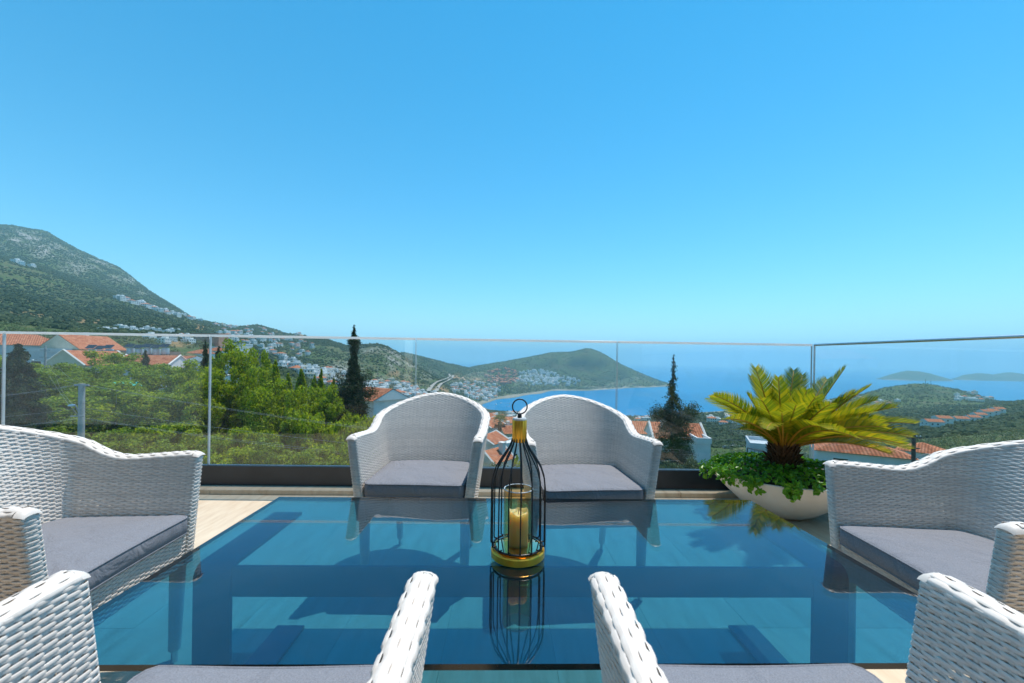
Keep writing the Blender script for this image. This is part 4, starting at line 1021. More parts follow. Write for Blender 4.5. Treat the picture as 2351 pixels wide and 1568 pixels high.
# sprigs trailing over the rim
for k in range(34):
    w0 = RNG.uniform(math.radians(150), math.radians(330)); L_ = RNG.uniform(0.02, 0.085); nl = int(8 + L_*170)
    t = RNG.uniform(0, 1, nl); rad = 1.0 + 0.09*np.sin(t*2.2)
    p = np.stack([math.cos(w0)*0.488*rad, math.sin(w0)*0.425*rad, 0.03 - t*t*L_], 1) + RNG.normal(0, 0.012, (nl, 3))
    leaves('sprig', p, np.tile([math.cos(w0), math.sin(w0), 0.6], (nl, 1)), np.full(nl, 0.036), M['ivy'], gc, 0.45)
# ================================================================= TREES
def cards(pts, nrm, size, jitter=0.7, aspect=0.5):
    """leaf sprays: one bent quad pair each"""
    n = len(pts); nr = nrm + RNG.normal(0, jitter, (n, 3)); nr /= np.linalg.norm(nr, axis=1, keepdims=True) + 1e-9
    d = RNG.normal(0, 1, (n, 3)); d -= nr * (d*nr).sum(1, keepdims=True); d /= np.linalg.norm(d, axis=1, keepdims=True) + 1e-9
    s = np.cross(nr, d); L_ = (size * RNG.uniform(0.65, 1.3, n))[:, None] * 0.5; W = L_ * aspect
    v = np.stack([pts - d*L_, pts + s*W + d*L_*0.1, pts + d*L_ - nr*L_*0.3, pts - s*W + d*L_*0.1], 1).reshape(-1, 3)
    b = 4*np.arange(n); return v, np.stack([b, b+1, b+2, b+3], 1)
def clump_cloud(cent, rad, per, leaf, up=0.35):
    cent = np.asarray(cent); n = len(cent); rad = np.asarray(rad)
    u = RNG.normal(0, 1, (n, per, 3)); u /= np.linalg.norm(u, axis=2, keepdims=True)
    r = RNG.uniform(0.35, 1.0, (n, per, 1)) ** 0.6
    p = cent[:, None] + u * r * rad[:, None, None] * np.array([1.1, 1.1, 0.85]); nr = u + np.array([0, 0, up])
    return cards(p.reshape(-1, 3), nr.reshape(-1, 3), np.full(n*per, leaf))
def crown_broad(seed, n=85, per=130, leaf=0.036, cz=0.60, rx=0.40, rz=0.40):
    c = []
    k = 0
    while len(c) < n:
        k += 1
        u = RNG.normal(0, 1, 3); u /= np.linalg.norm(u); r = RNG.uniform(0.45, 1) ** 0.5
        bump_ = 0.72 + 0.56 * float(fbm(np.array(u[0]*1.7 + seed*3.1 + 7), np.array(u[1]*1.7 + u[2]*1.3 + 11), 2, seed))
        c.append((u[0]*rx*r*bump_, u[1]*rx*r*bump_, cz + u[2]*rz*r*bump_))
    c = np.array(c); rad = RNG.uniform(0.055, 0.115, n) * (rx/0.4)
    return clump_cloud(c, rad, per, leaf)
def crown_spire(seed, n=90, per=110, leaf=0.03, r0=0.2, pw=0.85, base=0.05):
    c = []
    for k in range(n):
        h = base + (1 - base) * (k + 0.5) / n; r = r0 * (1 - h) ** pw * RNG.uniform(0.3, 1.0); w = RNG.uniform(0, 6.283)
        c.append((r*math.cos(w), r*math.sin(w), h*0.985))
    c = np.array(c); rad = np.clip(0.35 * r0 * (1.05 - c[:, 2]) ** 0.6, 0.012, 0.1)
    return clump_cloud(c, rad, per, leaf, 0.5)
def crown_conifer(prof, whorls, per_branch, droop, leaf, side=()):
    """prof: [(height, reach)]; branches as drooping sprays, gaps between them"""
    P_, N_ = [], []
    hs = [q[0] for q in prof]; rs = [q[1] for q in prof]
    for k in range(whorls):
        h = hs[0] + (hs[-1] - hs[0]) * (k + 0.5) / whorls
        nb = 5 if np.interp(h, hs, rs) > 0.03 else 3
        for q in range(nb):
            R = float(np.interp(h, hs, rs)) * RNG.uniform(0.55, 1.12); w = RNG.uniform(0, 6.283)
            m_ = max(6, int(per_branch * R / 0.1)); t = RNG.uniform(0, 1, m_) ** 0.65
            spread = 0.006 + 0.024 * R / 0.1 * t
            x = np.cos(w)*R*t + RNG.normal(0, 1, m_)*spread*0.5; y = np.sin(w)*R*t + RNG.normal(0, 1, m_)*spread*0.5
            z = h - droop*R*t*t - np.abs(RNG.normal(0, 1, m_))*0.010 + RNG.uniform(-.004, .006, m_)
            P_.append(np.stack([x, y, z], 1)); N_.append(np.tile([math.cos(w)*0.3, math.sin(w)*0.3, 1.0], (m_, 1)))
    for (h, w, L_, rise) in side:                       # upswept side limbs
        m_ = int(L_ * 9000); t = RNG.uniform(0.1, 1, m_)
        sp = 0.016 + 0.012*np.sin(t*3.1)
        P_.append(np.stack([np.cos(w)*L_*t + RNG.normal(0, 1, m_)*sp, np.sin(w)*L_*t + RNG.normal(0, 1, m_)*sp, h + rise*t*t + RNG.normal(0, 1, m_)*sp], 1)); N_.append(np.tile([0, 0, 1.0], (m_, 1)))
    P_ = np.concatenate(P_); N_ = np.concatenate(N_)
    return cards(P_, N_, np.full(len(P_), leaf), 0.6, 0.32)
def trunk_mesh(h, r, limbs=6, crown0=0.35, spread=0.25, seed=0):
    mb = MB(); rg = random.Random(seed)
    mb.tube([(0,0,-0.02),(0.006,0.004,h*0.3),(-0.006,0.006,h*0.65),(0,0,h)], [r*1.25, r*0.9, r*0.6, r*0.15], 8)
    for k in range(limbs):
        z = crown0 + (h - crown0) * 0.7 * k / max(1, limbs); w = k*2.4 + rg.random(); L_ = spread * (1 - 0.5*k/limbs)
        mb.tube([(0,0,z),(math.cos(w)*L_*0.5, math.sin(w)*L_*0.5, z + L_*0.35),(math.cos(w)*L_, math.sin(w)*L_, z + L_*0.8)], [r*0.5, r*0.32, r*0.08], 6)
    return mb.mesh('trunk', M['trunk'], True)
def cm(vf, mat): return mesh_np('crown', vf[0], vf[1], mat)
KIND = {}
KIND['broad1'] = (cm(crown_broad(1), M['leaf_bright']), trunk_mesh(0.62, 0.022, 6, 0.25, 0.25, 1), 0.82)
KIND['broad2'] = (cm(crown_broad(2, cz=0.56, rz=0.44), M['leaf_bright']), trunk_mesh(0.62, 0.022, 6, 0.22, 0.25, 2), 0.82)
KIND['mid1'] = (cm(crown_broad(3), M['leaf_mid']), trunk_mesh(0.62, 0.022, 6, 0.25, 0.25, 3), 0.82)
KIND['mid2'] = (cm(crown_broad(4, cz=0.56, rz=0.44), M['leaf_mid']), trunk_mesh(0.62, 0.022, 6, 0.22, 0.25, 4), 0.82)
KIND['bush1'] = (cm(crown_broad(5, n=52, per=120, leaf=0.062, cz=0.48, rx=0.50, rz=0.50), M['leaf_bright']), trunk_mesh(0.5, 0.02, 6, 0.08, 0.3, 5), 1.02)
KIND['bush2'] = (cm(crown_broad(6, n=52, per=120, leaf=0.056, cz=0.48, rx=0.50, rz=0.50), M['leaf_mid']), trunk_mesh(0.5, 0.02, 6, 0.08, 0.3, 6), 1.02)
KIND['bush3'] = (cm(crown_broad(7, n=60, per=110, leaf=0.05, cz=0.48, rx=0.50, rz=0.50), M['leaf_olive']), trunk_mesh(0.5, 0.02, 6, 0.08, 0.3, 7), 1.02)
KIND['pyr'] = (cm(crown_spire(8, r0=0.26, pw=0.7), M['leaf_bright']), trunk_mesh(0.9, 0.018, 4, 0.1, 0.1, 8), 0.5)
KIND['cedar'] = (cm(crown_conifer([(0.08,0.34),(0.35,0.33),(0.6,0.25),(0.85,0.13),(1.0,0.02)], 34, 190, 0.35, 0.03), M['leaf_dark']), trunk_mesh(0.97, 0.022, 8, 0.12, 0.25, 9), 0.64)
KIND['spire'] = (cm(crown_conifer([(0.04,0.07),(0.3,0.075),(0.5,0.08),(0.6,0.085),(0.67,0.062),(0.72,0.038),(0.78,0.026),(0.86,0.020),(0.912,0.036),(0.93,0.03),(0.945,0.010),(1.0,0.001)], 110, 300, 0.5, 0.015,
    side=((0.60,3.2,0.10,0.10),(0.62,0.05,0.09,0.09),(0.55,0.6,0.12,0.04),(0.50,3.4,0.12,0.05))), M['leaf_dark']), trunk_mesh(0.98, 0.013, 3, 0.1, 0.06, 10), 0.22)
KIND['fir'] = (cm(crown_conifer([(0.02,0.16),(0.2,0.165),(0.4,0.145),(0.55,0.12),(0.62,0.125),(0.67,0.10),(0.72,0.058),(0.8,0.036),(0.9,0.020),(1.0,0.001)], 52, 190, 0.62, 0.0135,
    side=((0.585,0.1,0.15,0.10),(0.60,0.5,0.16,0.05),(0.63,3.2,0.13,0.0),(0.60,5.9,0.14,0.05),(0.62,2.7,0.12,0.02))), M['leaf_dark']), trunk_mesh(0.99, 0.012, 6, 0.08, 0.1, 11), 0.36)
KIND['darkcone'] = (cm(crown_conifer([(0.02,0.20),(0.3,0.17),(0.7,0.09),(1.0,0.01)], 44, 200, 0.3, 0.022), M['leaf_dark']), trunk_mesh(0.95, 0.016, 4, 0.1, 0.08, 12), 0.36)
def tree(kind, x, ytop, d, wpx, name, label, cat='tree', sink=0.0, hmin=1.5):
    crown, trunk, rel = KIND[kind]
    top = P(x, ytop, d); u, _ = ray(x, ytop); g = at_ground(CXP + u*FPX, d); h = max(top.z - g.z + sink, hmin)
    t = thing(name, label, cat, (g.x, g.y, top.z - h), 0.0 if kind in ('spire', 'fir') else RNG.uniform(0, 6.28))
    sx = (wpx / FPX * d) / rel
    for nm, me in (('crown', crown), ('trunk', trunk)): link(nm, me, t, scale=(sx, sx, h))
    return t
TREES = [
 ('cedar', 42, 786, 33, 125, 'cedar', 'dark green cedar with drooping layered boughs at the far left behind the glass'),
 ('mid1', 0, 818, 52, 170, 'tree', 'mid green leafy tree behind the dark cedar at the left edge'),
 ('mid2', 105, 846, 50, 150, 'tree', 'mid green leafy tree around the street pole with the cross arms'),
 ('mid1', 190, 836, 58, 150, 'tree', 'mid green leafy tree in front of the cream gabled house'),
 ('mid2', 262, 806, 64, 120, 'tree', 'mid green leafy tree reaching up before the rooftop water tanks'),
 ('mid1', 330, 838, 56, 150, 'tree', 'mid green leafy tree below the small dark conifer'),
 ('mid2', 395, 842, 54, 140, 'tree', 'mid green leafy tree in front of the grey modern house'),
 ('broad1', 440, 838, 47, 110, 'tree', 'yellow green leafy tree left of the second glass joint'),
 ('bush2', 128, 944, 36, 170, 'shrub', 'dull green shrub left of the grey lamp pole'),
 ('bush2', 60, 960, 38, 120, 'shrub', 'dull green shrub under the dark cedar'),
 ('mid1', 245, 880, 42, 190, 'tree', 'mid green spreading tree just right of the grey lamp pole'),
 ('broad2', 300, 905, 40, 150, 'tree', 'yellow green tree under the turquoise canvas'),
 ('mid2', 385, 898, 41, 170, 'tree', 'mid green tree below the turquoise canvas on its right'),
 ('broad1', 445, 885, 40, 110, 'tree', 'yellow green tree low against the second glass joint'),
 ('darkcone', 334, 802, 74, 46, 'conifer', 'small dark conifer before the pale blue house'),
 ('darkcone', 471, 778, 50, 46, 'conifer', 'tall dark conifer just left of the second glass joint'),
 ('darkcone', 502, 793, 54, 58, 'conifer', 'shorter dark conifer just right of the second glass joint'),
 ('broad1', 528, 797, 45, 112, 'tree', 'tall bright yellow green tree right of the second glass joint'),
 ('broad2', 574, 802, 46, 96, 'tree', 'tall bright green tree, second to the right of the dark conifers'),
 ('broad1', 500, 862, 42, 110, 'tree', 'bright green lower tree right of the second glass joint'),
 ('broad2', 600, 845, 43, 90, 'tree', 'bright green rounded tree left of the row of pointed trees'),
 ('pyr', 633, 826, 43, 60, 'tree', 'tallest pointed bright green tree, leftmost of the pointed row'),
 ('pyr', 662, 856, 42, 52, 'tree', 'pointed bright green tree, second from the left in the pointed row'),
 ('pyr', 692, 846, 42, 62, 'tree', 'pointed bright green tree, third from the left in the pointed row'),
 ('pyr', 722, 862, 41, 52, 'tree', 'pointed bright green tree, middle of the pointed row'),
 ('pyr', 738, 846, 43, 44, 'tree', 'slim pointed bright green tree before the white town houses'),
 ('pyr', 766, 868, 43, 50, 'tree', 'pointed bright green tree left of the bare spire cypress'),
 ('pyr', 790, 886, 42, 48, 'tree', 'short pointed green tree at the foot of the spire cypress on its left'),
 ('broad1', 640, 884, 39, 120, 'tree', 'bright green tree below the leftmost pointed tree'),
 ('broad2', 705, 890, 38, 110, 'tree', 'bright green tree below the middle of the pointed row'),
 ('broad1', 762, 900, 38, 110, 'tree', 'bright green tree below the slim pointed tree'),
 ('bush1', 836, 938, 38, 100, 'shrub', 'bright green shrub at the foot of the spire cypress'),
 ('spire', 813, 746, 40, 86, 'spire_cypress', 'tall thin dark cypress with a bare crooked tip above the railing'),
 ('bush1', 345, 968, 33, 110, 'shrub', 'bright green shrub low behind the glass, beside the left armchair'),
 ('bush1', 412, 962, 34, 120, 'shrub', 'bright green shrub left of the second glass joint near its foot'),
 ('bush1', 540, 972, 33, 110, 'shrub', 'bright green shrub on the brown ground right of the second glass joint'),
 ('bush1', 588, 978, 33, 90, 'shrub', 'bright green shrub on the brown ground, middle of the second pane'),
 ('bush1', 690, 926, 36, 115, 'shrub', 'bright green rounded shrub above the bare ground'),
 ('bush1', 735, 938, 35, 120, 'shrub', 'bright green shrub to the left of the far left armchair'),
 ('bush1', 795, 952, 34, 110, 'shrub', 'bright green shrub close behind the far left armchair'),
 ('bush2', 470, 1008, 30, 120, 'shrub', 'olive green shrub at the foot of the second glass joint'),
 ('bush1', 540, 1020, 29, 130, 'shrub', 'yellow green shrub against the railing channel, right of the second joint'),
 ('bush2', 612, 1012, 29, 120, 'shrub', 'olive green shrub against the railing channel, middle of the pane'),
 ('bush1', 735, 1010, 29, 130, 'shrub', 'yellow green shrub against the railing channel, beside the far left armchair'),
 ('bush2', 790, 1024, 28, 110, 'shrub', 'olive green shrub tucked beside the far left armchair arm'),
 ('bush2', 385, 1014, 30, 130, 'shrub', 'olive green shrub behind the arm of the left armchair'),
 ('bush2', 270, 990, 31, 150, 'shrub', 'olive green shrub behind the back of the left armchair'),
 ('bush2', 700, 1040, 27, 120, 'shrub', 'low olive green shrub in front of the bare ground'),
 ('fir', 1547, 811, 44, 128, 'fir_tree', 'tall sparse dark fir with drooping twigs behind the far right armchair'),
 ('bush3', 1592, 1042, 40, 80, 'shrub', 'grey green twiggy shrub at the foot of the sparse fir'),
 ('bush3', 1545, 1052, 38, 90, 'shrub', 'grey green shrub behind the arm of the far right armchair'),
 ('bush1', 1186, 1042, 60, 46, 'shrub', 'bright green shrub beside the nearest red roof'),
 ('bush3', 1140, 1058, 44, 110, 'shrub', 'dry olive shrub below the nearest red roof'),
 ('bush3', 1225, 1050, 48, 90, 'shrub', 'olive shrub between the two far armchairs'),
 ('bush3', 1640, 1052, 52, 80, 'shrub', 'olive shrub right of the white house behind the fir'),
 ('bush3', 1700, 1046, 56, 70, 'shrub', 'olive shrub left of the black fence rail'),
 ('bush1', 2030, 1052, 44, 44, 'shrub', 'small bright green shrub before the white house behind the planter'),
 ('bush1', 1975, 1056, 43, 40, 'shrub', 'small leafy shrub under the windows of the white house behind the planter'),
]
for q in TREES: tree(q[0], q[1], q[2], q[3], q[4], q[5], q[6], 'shrub' if q[5] == 'shrub' else 'tree')

# fan palm among the red roofs
def fan_palm(x, ytop, d, hpx, label):
    top = P(x, ytop, d); u, _ = ray(x, ytop); g = at_ground(CXP + u*FPX, d); s = hpx / FPX * d
    t = thing('fan_palm', label, 'palm', (g.x, g.y, g.z)); H = top.z - g.z - s*0.3
    MB().tube([(0,0,-0.3),(0.05,0,H*0.5),(0,0,H)], [s*0.10, s*0.085, s*0.11], 10).build('trunk', M['trunk'], t, True)
    for k in range(34):
        w = k*2.4; el = math.radians(75 - 115*(k/33)); L_ = s*0.5
        c = Vector((0,0,H)); dr = Vector((math.cos(w)*math.cos(el), math.sin(w)*math.cos(el), math.sin(el)))
        a = c + dr*L_*0.5; sd_ = Vector((-math.sin(w), math.cos(w), 0)); nu = sd_.cross(dr); mb = MB()
        for q in range(9):
            an = math.radians(-75 + 150*q/8); v = (dr*math.cos(an) + sd_*math.sin(an))*L_*0.55 - Vector((0,0,L_*0.12*abs(math.sin(an))))
            p = (dr*(-math.sin(an)) + sd_*math.cos(an))*L_*0.045
            mb.add([a - p*0.4, a + v*0.6 - p, a + v, a + v*0.6 + p], [(0,1,2,3)])
        mb.add([c - sd_*0.02*s, c + sd_*0.02*s, a], [(0,1,2)])
        mb.build('frond', M['leaf_olive'] if k < 24 else M['trunk'], t)
fan_palm(1148, 956, 82, 42, 'fan palm with a skirt of dead leaves between the red roofed houses')

# ================================================================= HOUSES NEAR ENOUGH TO SHOW THEIR PARTS
def roof_mesh(hx, hy, rise, hip, courses, over=0.35):
    """tiled roof in stepped courses; ridge along x; hip True for four slopes"""
    mb = MB(); hx += over; hy += over; lip = 0.07
    for sgn in (1, -1):
        for k in range(courses):
            t0, t1 = k/courses, (k+1)/courses
            x0 = hx - (hy*t0 if hip else 0); x1 = hx - (hy*t1 if hip else 0)
            x0, x1 = max(x0, 0.02), max(x1, 0.01)
            y0, y1 = sgn*hy*(1-t0), sgn*hy*(1-t1); z0, z1 = rise*t0 + lip, rise*t1 + lip*0.35
            mb.add([(-x0,y0,z0),(x0,y0,z0),(x1,y1,z1),(-x1,y1,z1)], [(0,1,2,3) if sgn < 0 else (3,2,1,0)])
            mb.add([(-x0,y0,z0-lip),(x0,y0,z0-lip),(x0,y0,z0),(-x0,y0,z0)], [(0,1,2,3) if sgn < 0 else (3,2,1,0)])
    if hip:
        for sgn in (1, -1):
            for k in range(courses):
                t0, t1 = k/courses, (k+1)/courses
                y0, y1 = hy*(1-t0), hy*(1-t1); x0 = sgn*max(hx - hy*t0, .02); x1 = sgn*max(hx - hy*t1, .01); z0, z1 = rise*t0 + lip, rise*t1 + lip*0.35
                mb.add([(x0,-y0,z0),(x0,y0,z0),(x1,y1,z1),(x1,-y1,z1)], [(0,1,2,3) if sgn > 0 else (3,2,1,0)])
    else:
        for sgn in (1, -1):
            mb.add([(sgn*(hx-.02),-hy+.1,0),(sgn*(hx-.02),hy-.1,0),(sgn*(hx-.02),0,rise*.97)], [(0,1,2) if sgn > 0 else (2,1,0)], 1)
    mb.box(-hx+.04, hx-.04, -hy+.04, hy-.04, -0.02, 0.05, 1)
    return mb
def house(label, x, y, d, face, w, dp, h, roof='gable', rise=1.8, wall='white_wall', wins=(), chimney=None, name='house', drop=0.0, trim=False):
    """x, y: photo pixel where the middle of the eaves line stands; d distance; face: turn in degrees"""
    e = P(x, y, d); rz = math.radians(face)
    t = thing(name, label, 'house', (e.x, e.y, e.z - h), rz)
    MB().box(-w/2, w/2, -dp/2, dp/2, -14.0, h).build('wall', M[wall], t)
    if roof in ('gable', 'hip'):
        r = roof_mesh(w/2, dp/2, rise, roof == 'hip', 12).build('roof', [M['rooftile'], M[wall] if roof == 'gable' else M['rooftrim']], t, loc=(0, 0, h + 0.003))
        if trim:
            L_ = math.hypot(dp/2 + .35, rise)
            for sx in (-1, 1):
                tb_ = MB()
                for sy in (-1, 1):
                    tb_.tube([(sx*(w/2+.36), sy*(dp/2+.36), 0.06), (sx*(w/2+.36), 0, rise+0.1)], 0.16, 4)
                tb_.build('verge', M['rooftrim'], r)
        if chimney: MB().box(chimney[0]-.35, chimney[0]+.35, chimney[1]-.35, chimney[1]+.35, 0.2, rise+0.7).box(chimney[0]-.42, chimney[0]+.42, chimney[1]-.42, chimney[1]+.42, rise+0.703, rise+0.85).build('chimney', M['rooftrim'], r)
    else:
        MB().box(-w/2-.1, w/2+.1, -dp/2-.1, dp/2+.1, h+.003, h+.25).build('roof', M[wall], t)
        MB().box(-w/2-.1, w/2+.1, -dp/2-.1, -dp/2+.1, h+.253, h+.75).box(-w/2-.1, w/2+.1, dp/2-.1, dp/2+.1, h+.253, h+.75).box(-w/2-.1, -w/2+.1, -dp/2+.103, dp/2-.103, h+.253, h+.75).box(w/2-.1, w/2+.1, -dp/2+.103, dp/2-.103, h+.253, h+.75).build('parapet', M[wall], t)
    for (side_, u, z, ww, wh) in wins:
        if side_ in 'fb':
            s = -1 if side_ == 'f' else 1; y0 = s*dp/2
            fr = MB(); a, c = sorted((y0, y0 + s*.06))
            fr.box(u-ww/2-.08, u-ww/2, a, c, z, z+wh).box(u+ww/2, u+ww/2+.08, a, c, z, z+wh).box(u-ww/2-.08, u+ww/2+.08, a, c, z+wh+.002, z+wh+.09).box(u-ww/2-.12, u+ww/2+.12, a, c, z-.08, z-.002)
            f = fr.build('window', M['rooftrim'], t); a, c = sorted((y0 + s*.003, y0 + s*.025)); MB().box(u-ww/2, u+ww/2, a, c, z, z+wh).build('pane', M['pane'], f)
        else:
            s = -1 if side_ == 'l' else 1; x0 = s*w/2; fr = MB(); a, c = sorted((x0, x0 + s*.06))
            fr.box(a, c, u-ww/2-.08, u-ww/2, z, z+wh).box(a, c, u+ww/2, u+ww/2+.08, z, z+wh).box(a, c, u-ww/2-.08, u+ww/2+.08, z+wh+.002, z+wh+.09).box(a, c, u-ww/2-.12, u+ww/2+.12, z-.08, z-.002)
            f = fr.build('window', M['rooftrim'], t); a, c = sorted((x0 + s*.003, x0 + s*.025)); MB().box(a, c, u-ww/2, u+ww/2, z, z+wh).build('pane', M['pane'], f)
    return t
W4 = lambda h: [('f', u, z, 1.2, 1.4) for u in (-2.6, 0, 2.6) for z in (h-2.0,)]
# left: cream and white houses with red roofs
house('wide grey house with a long red tiled roof at the left edge of the view', 30, 793, 92, 42, 17, 10, 7, 'hip', 2.6, 'grey_wall', [('f', -4, 4.2, 3.2, 1.5), ('f', 2, 4.2, 2.2, 1.5), ('f', 6, 4.2, 1.2, 1.5)])
house('grey flat walled house beside the street pole, below the wide red roof', 118, 808, 88, 46, 6, 7, 7, 'flat', 0, 'grey_wall', [('f', -2, 3.0, 1.3, 2.0), ('f', 2, 4.4, 1.2, 1.2)])
house('large cream house with a red tiled roof, rooftop tanks in front of it', 192, 803, 96, 82, 9.5, 11, 8, 'gable', 3.4, 'cream_wall', [('f', -2.5, 3.2, 1.2, 1.6), ('l', 0, 7.4, 1.1, 1.2), ('l', -3, 4.4, 1.2, 1.5), ('f', 2.5, 5.2, 1.2, 1.4)], (2, 2))
house('small cream gabled house with a red roof and white verges', 212, 838, 74, 90, 9, 6.5, 7, 'gable', 2.6, 'cream_wall', [('l', 0, 7.0, 0.5, 0.9), ('f', -1, 4, 1.2, 1.4)], None, trim=True)
house('red tiled roof poking out of the trees beside the water tanks', 352, 842, 78, 4, 9, 7, 6, 'gable', 2.2, 'white_wall', [('f', 0, 3, 1.2, 1.4)], None, trim=True)
house('brown roofed building carrying a row of water tanks', 330, 814, 90, 42, 12, 8, 5, 'flat', 0, 'pink_wall', [('f', -5, 2, 1.4, 1.6), ('f', 0, 2, 1.4, 1.6), ('f', 5, 2, 1.4, 1.6)])
house('pale blue grey house with a plain gable beside the dark conifer', 408, 829, 100, -8, 10, 9, 6, 'gable', 1.3, 'grey_wall', [('f', -2.5, 3, 1.1, 1.2), ('f', 2.5, 3, 1.1, 1.2)])
house('modern flat white house with a long grey wall below the gabled one', 455, 846, 92, 30, 12, 8, 6, 'flat', 0, 'grey_wall', [('f', -4, 3.4, 2.4, 1.0), ('f', 2, 3.4, 1.4, 1.0)])
house('white house with a shallow roof half hidden in trees', 525-48, 872, 80, -14, 9, 7, 6, 'gable', 1.0, 'white_wall', [('f', 0, 3.6, 1.4, 1.2)], None, trim=True)
house('small red roofed white house, left of the pair below the earth bank', 462, 812, 175, -8, 9, 8, 6, 'hip', 1.8, 'white_wall', [('f', -2, 3, 1.2, 1.4), ('f', 2, 3, 1.2, 1.4)])
house('small red roofed white house, right of the pair below the earth bank', 500, 806, 190, -10, 9, 8, 6, 'hip', 1.8, 'white_wall', [('f', -2, 3, 1.2, 1.4), ('f', 2, 3, 1.2, 1.4)])
house('white three level house with terraces right under the earth bank', 527, 800, 205, -10, 12, 9, 9, 'flat', 0, 'white_wall', [('f', -3, 5.6, 2.2, 1.8), ('f', 2, 5.6, 2.2, 1.8), ('f', -3, 2.4, 2.2, 1.8), ('f', 2, 2.4, 2.2, 1.8)])
house('white unfinished block beside the dark conifers', 553, 792, 240, -12, 9, 8, 9, 'flat', 0, 'white_wall', [('f', -2, 6, 2, 1.8), ('f', 2, 6, 2, 1.8), ('f', -2, 3, 2, 1.8), ('f', 2, 3, 2, 1.8)])
house('red brick block under construction above the railing', 482, 768, 330, -6, 24, 10, 6, 'flat', 0, 'pink_wall', [('f', u, 3.2, 2.4, 2.0) for u in (-9, -5, -1, 3, 7)])
# centre: red roofs seen between the two far armchairs and beside the spire cypress
house('white house with a red roof just right of the spire cypress', 866, 914, 62, -38, 7, 6, 6, 'gable', 1.6, 'white_wall', [('f', 0, 3.2, 0.9, 1.1)], None)
house('nearest red tiled roof between the far armchairs, with a white edge and chimney', 1134, 1054, 56, 52, 3.9, 3.3, 6, 'gable', 1.5, 'white_wall', [('f', 0, 3, 1.0, 1.2)], (0.8, -0.8), trim=True)
house('small white gabled house with a red roof, second from the front between the armchairs', 1122, 1012, 66, 62, 4.4, 4.2, 6, 'gable', 1.2, 'white_wall', [('l', 0, 4.6, 0.8, 0.8)], None, trim=True)
house('low white terrace house below the fan palm', 1168, 1020, 72, 40, 4.6, 3.4, 6, 'flat', 0, 'white_wall', [('f', 0, 3.6, 1.0, 1.0)])
house('tall white house with a red roof left of the fan palm', 1118, 976, 96, 60, 6, 6, 10, 'gable', 1.6, 'white_wall', [('l', -2, 6.2, 1.1, 1.6), ('l', 2, 6.2, 1.1, 1.6), ('f', 0, 6, 1.1, 1.4)], (1, 2), trim=True)
house('peach walled house with a red roof right of the fan palm', 1188, 990, 92, 18, 7.5, 5, 9, 'gable', 1.4, 'cream_wall', [('f', -2, 3.6, 0.6, 1.0), ('f', 2, 3.6, 0.6, 1.0)], (-2, 1))
house('red roofed house farther down, right of the palm crown', 1184, 968, 130, 10, 8, 6, 8, 'gable', 1.6, 'white_wall', [('f', -2, 4, 1.2, 1.4), ('f', 2, 4, 1.2, 1.4)], (3, -1))
house('red roofed house farther down, left of the palm crown', 1112, 956, 140, 30, 8, 6, 8, 'hip', 1.6, 'white_wall', [('f', -2, 4, 1.2, 1.4), ('f', 2, 4, 1.2, 1.4)])
# right: behind the fir, and behind the planter
house('white house with a bright red roof behind the sparse fir', 1548, 1000, 60, -8, 6.6, 5.5, 9, 'gable', 1.9, 'white_wall', [('r', 0, 5.5, 0.8, 1.2), ('f', -2, 6, 1.0, 1.2)], (-1.8, -1.0), trim=True)
house('tall plain white wall of a house right of the sparse fir', 1602, 1010, 57, -8, 1.7, 5, 9, 'flat', 0, 'white_wall', [('r', 0, 6.6, 0.7, 1.0)])
house('red roofed house left of the sparse fir, behind the chair back', 1492, 990, 72, -10, 6.5, 6, 7, 'gable', 1.7, 'white_wall', [('f', 0, 4, 1.0, 1.2)], None, trim=True)
house('long white house with dark windows and a red tiled roof behind the sago palm', 1972, 1036, 46, -30, 8.2, 3.8, 8, 'hip', 0.8, 'white_wall', [('f', -2.0, 5.4, 1.3, 1.9), ('f', 1.9, 5.7, 0.9, 1.3), ('f', 3.6, 5.6, 0.7, 1.4), ('f', -3.5, 6.0, 0.35, 0.9)])
house('pale grey walled house behind the black fence rail', 1768, 1024, 58, -26, 5.4, 6, 8, 'flat', 0, 'grey_wall', [('f', 1.6, 5.4, 0.8, 1.0)])
house('small white house with a red roof beside the timber utility pole', 2118, 1034, 62, -50, 5, 5, 7, 'hip', 1.2, 'white_wall', [('f', 0, 4.6, 0.9, 1.1)])
# terrace of houses on the right hand slope
ROW = [(2140, 972, 330, 11, 'white red roofed house at the near end of the row on the right slope'),
       (2163, 964, 345, 10, 'white red roofed house, second from the near end of the row on the right slope'),
       (2203, 965, 375, 10, 'white red roofed house, third in the row on the right slope, behind a green tree'),
       (2232, 962, 390, 9, 'white red roofed house in the middle of the row on the right slope'),
       (2247, 956, 410, 9, 'white red roofed house, fourth from the far end of the row on the right slope'),
       (2262, 949, 430, 9, 'white red roofed house, third from the far end of the row on the right slope'),
       (2276, 947, 445, 9, 'white red roofed house, second from the far end of the row on the right slope'),
       (2290, 943, 460, 9, 'white red roofed house at the far end of the row on the right slope')]
for i, (x, y, d, w, lb) in enumerate(ROW):
    house(lb, x, y - 5, d, -14, w, 9, 6.4, 'gable', 1.9, 'white_wall', [('f', u, z, 1.1, 1.3) for u in (-2.6, 1.0) for z in (0.9, 3.9)] + [('r', u, 3.9, 1.1, 1.3) for u in (-2, 2)] + [('l', u, 3.9, 1.0, 1.2) for u in (-2.4, 1.6)])

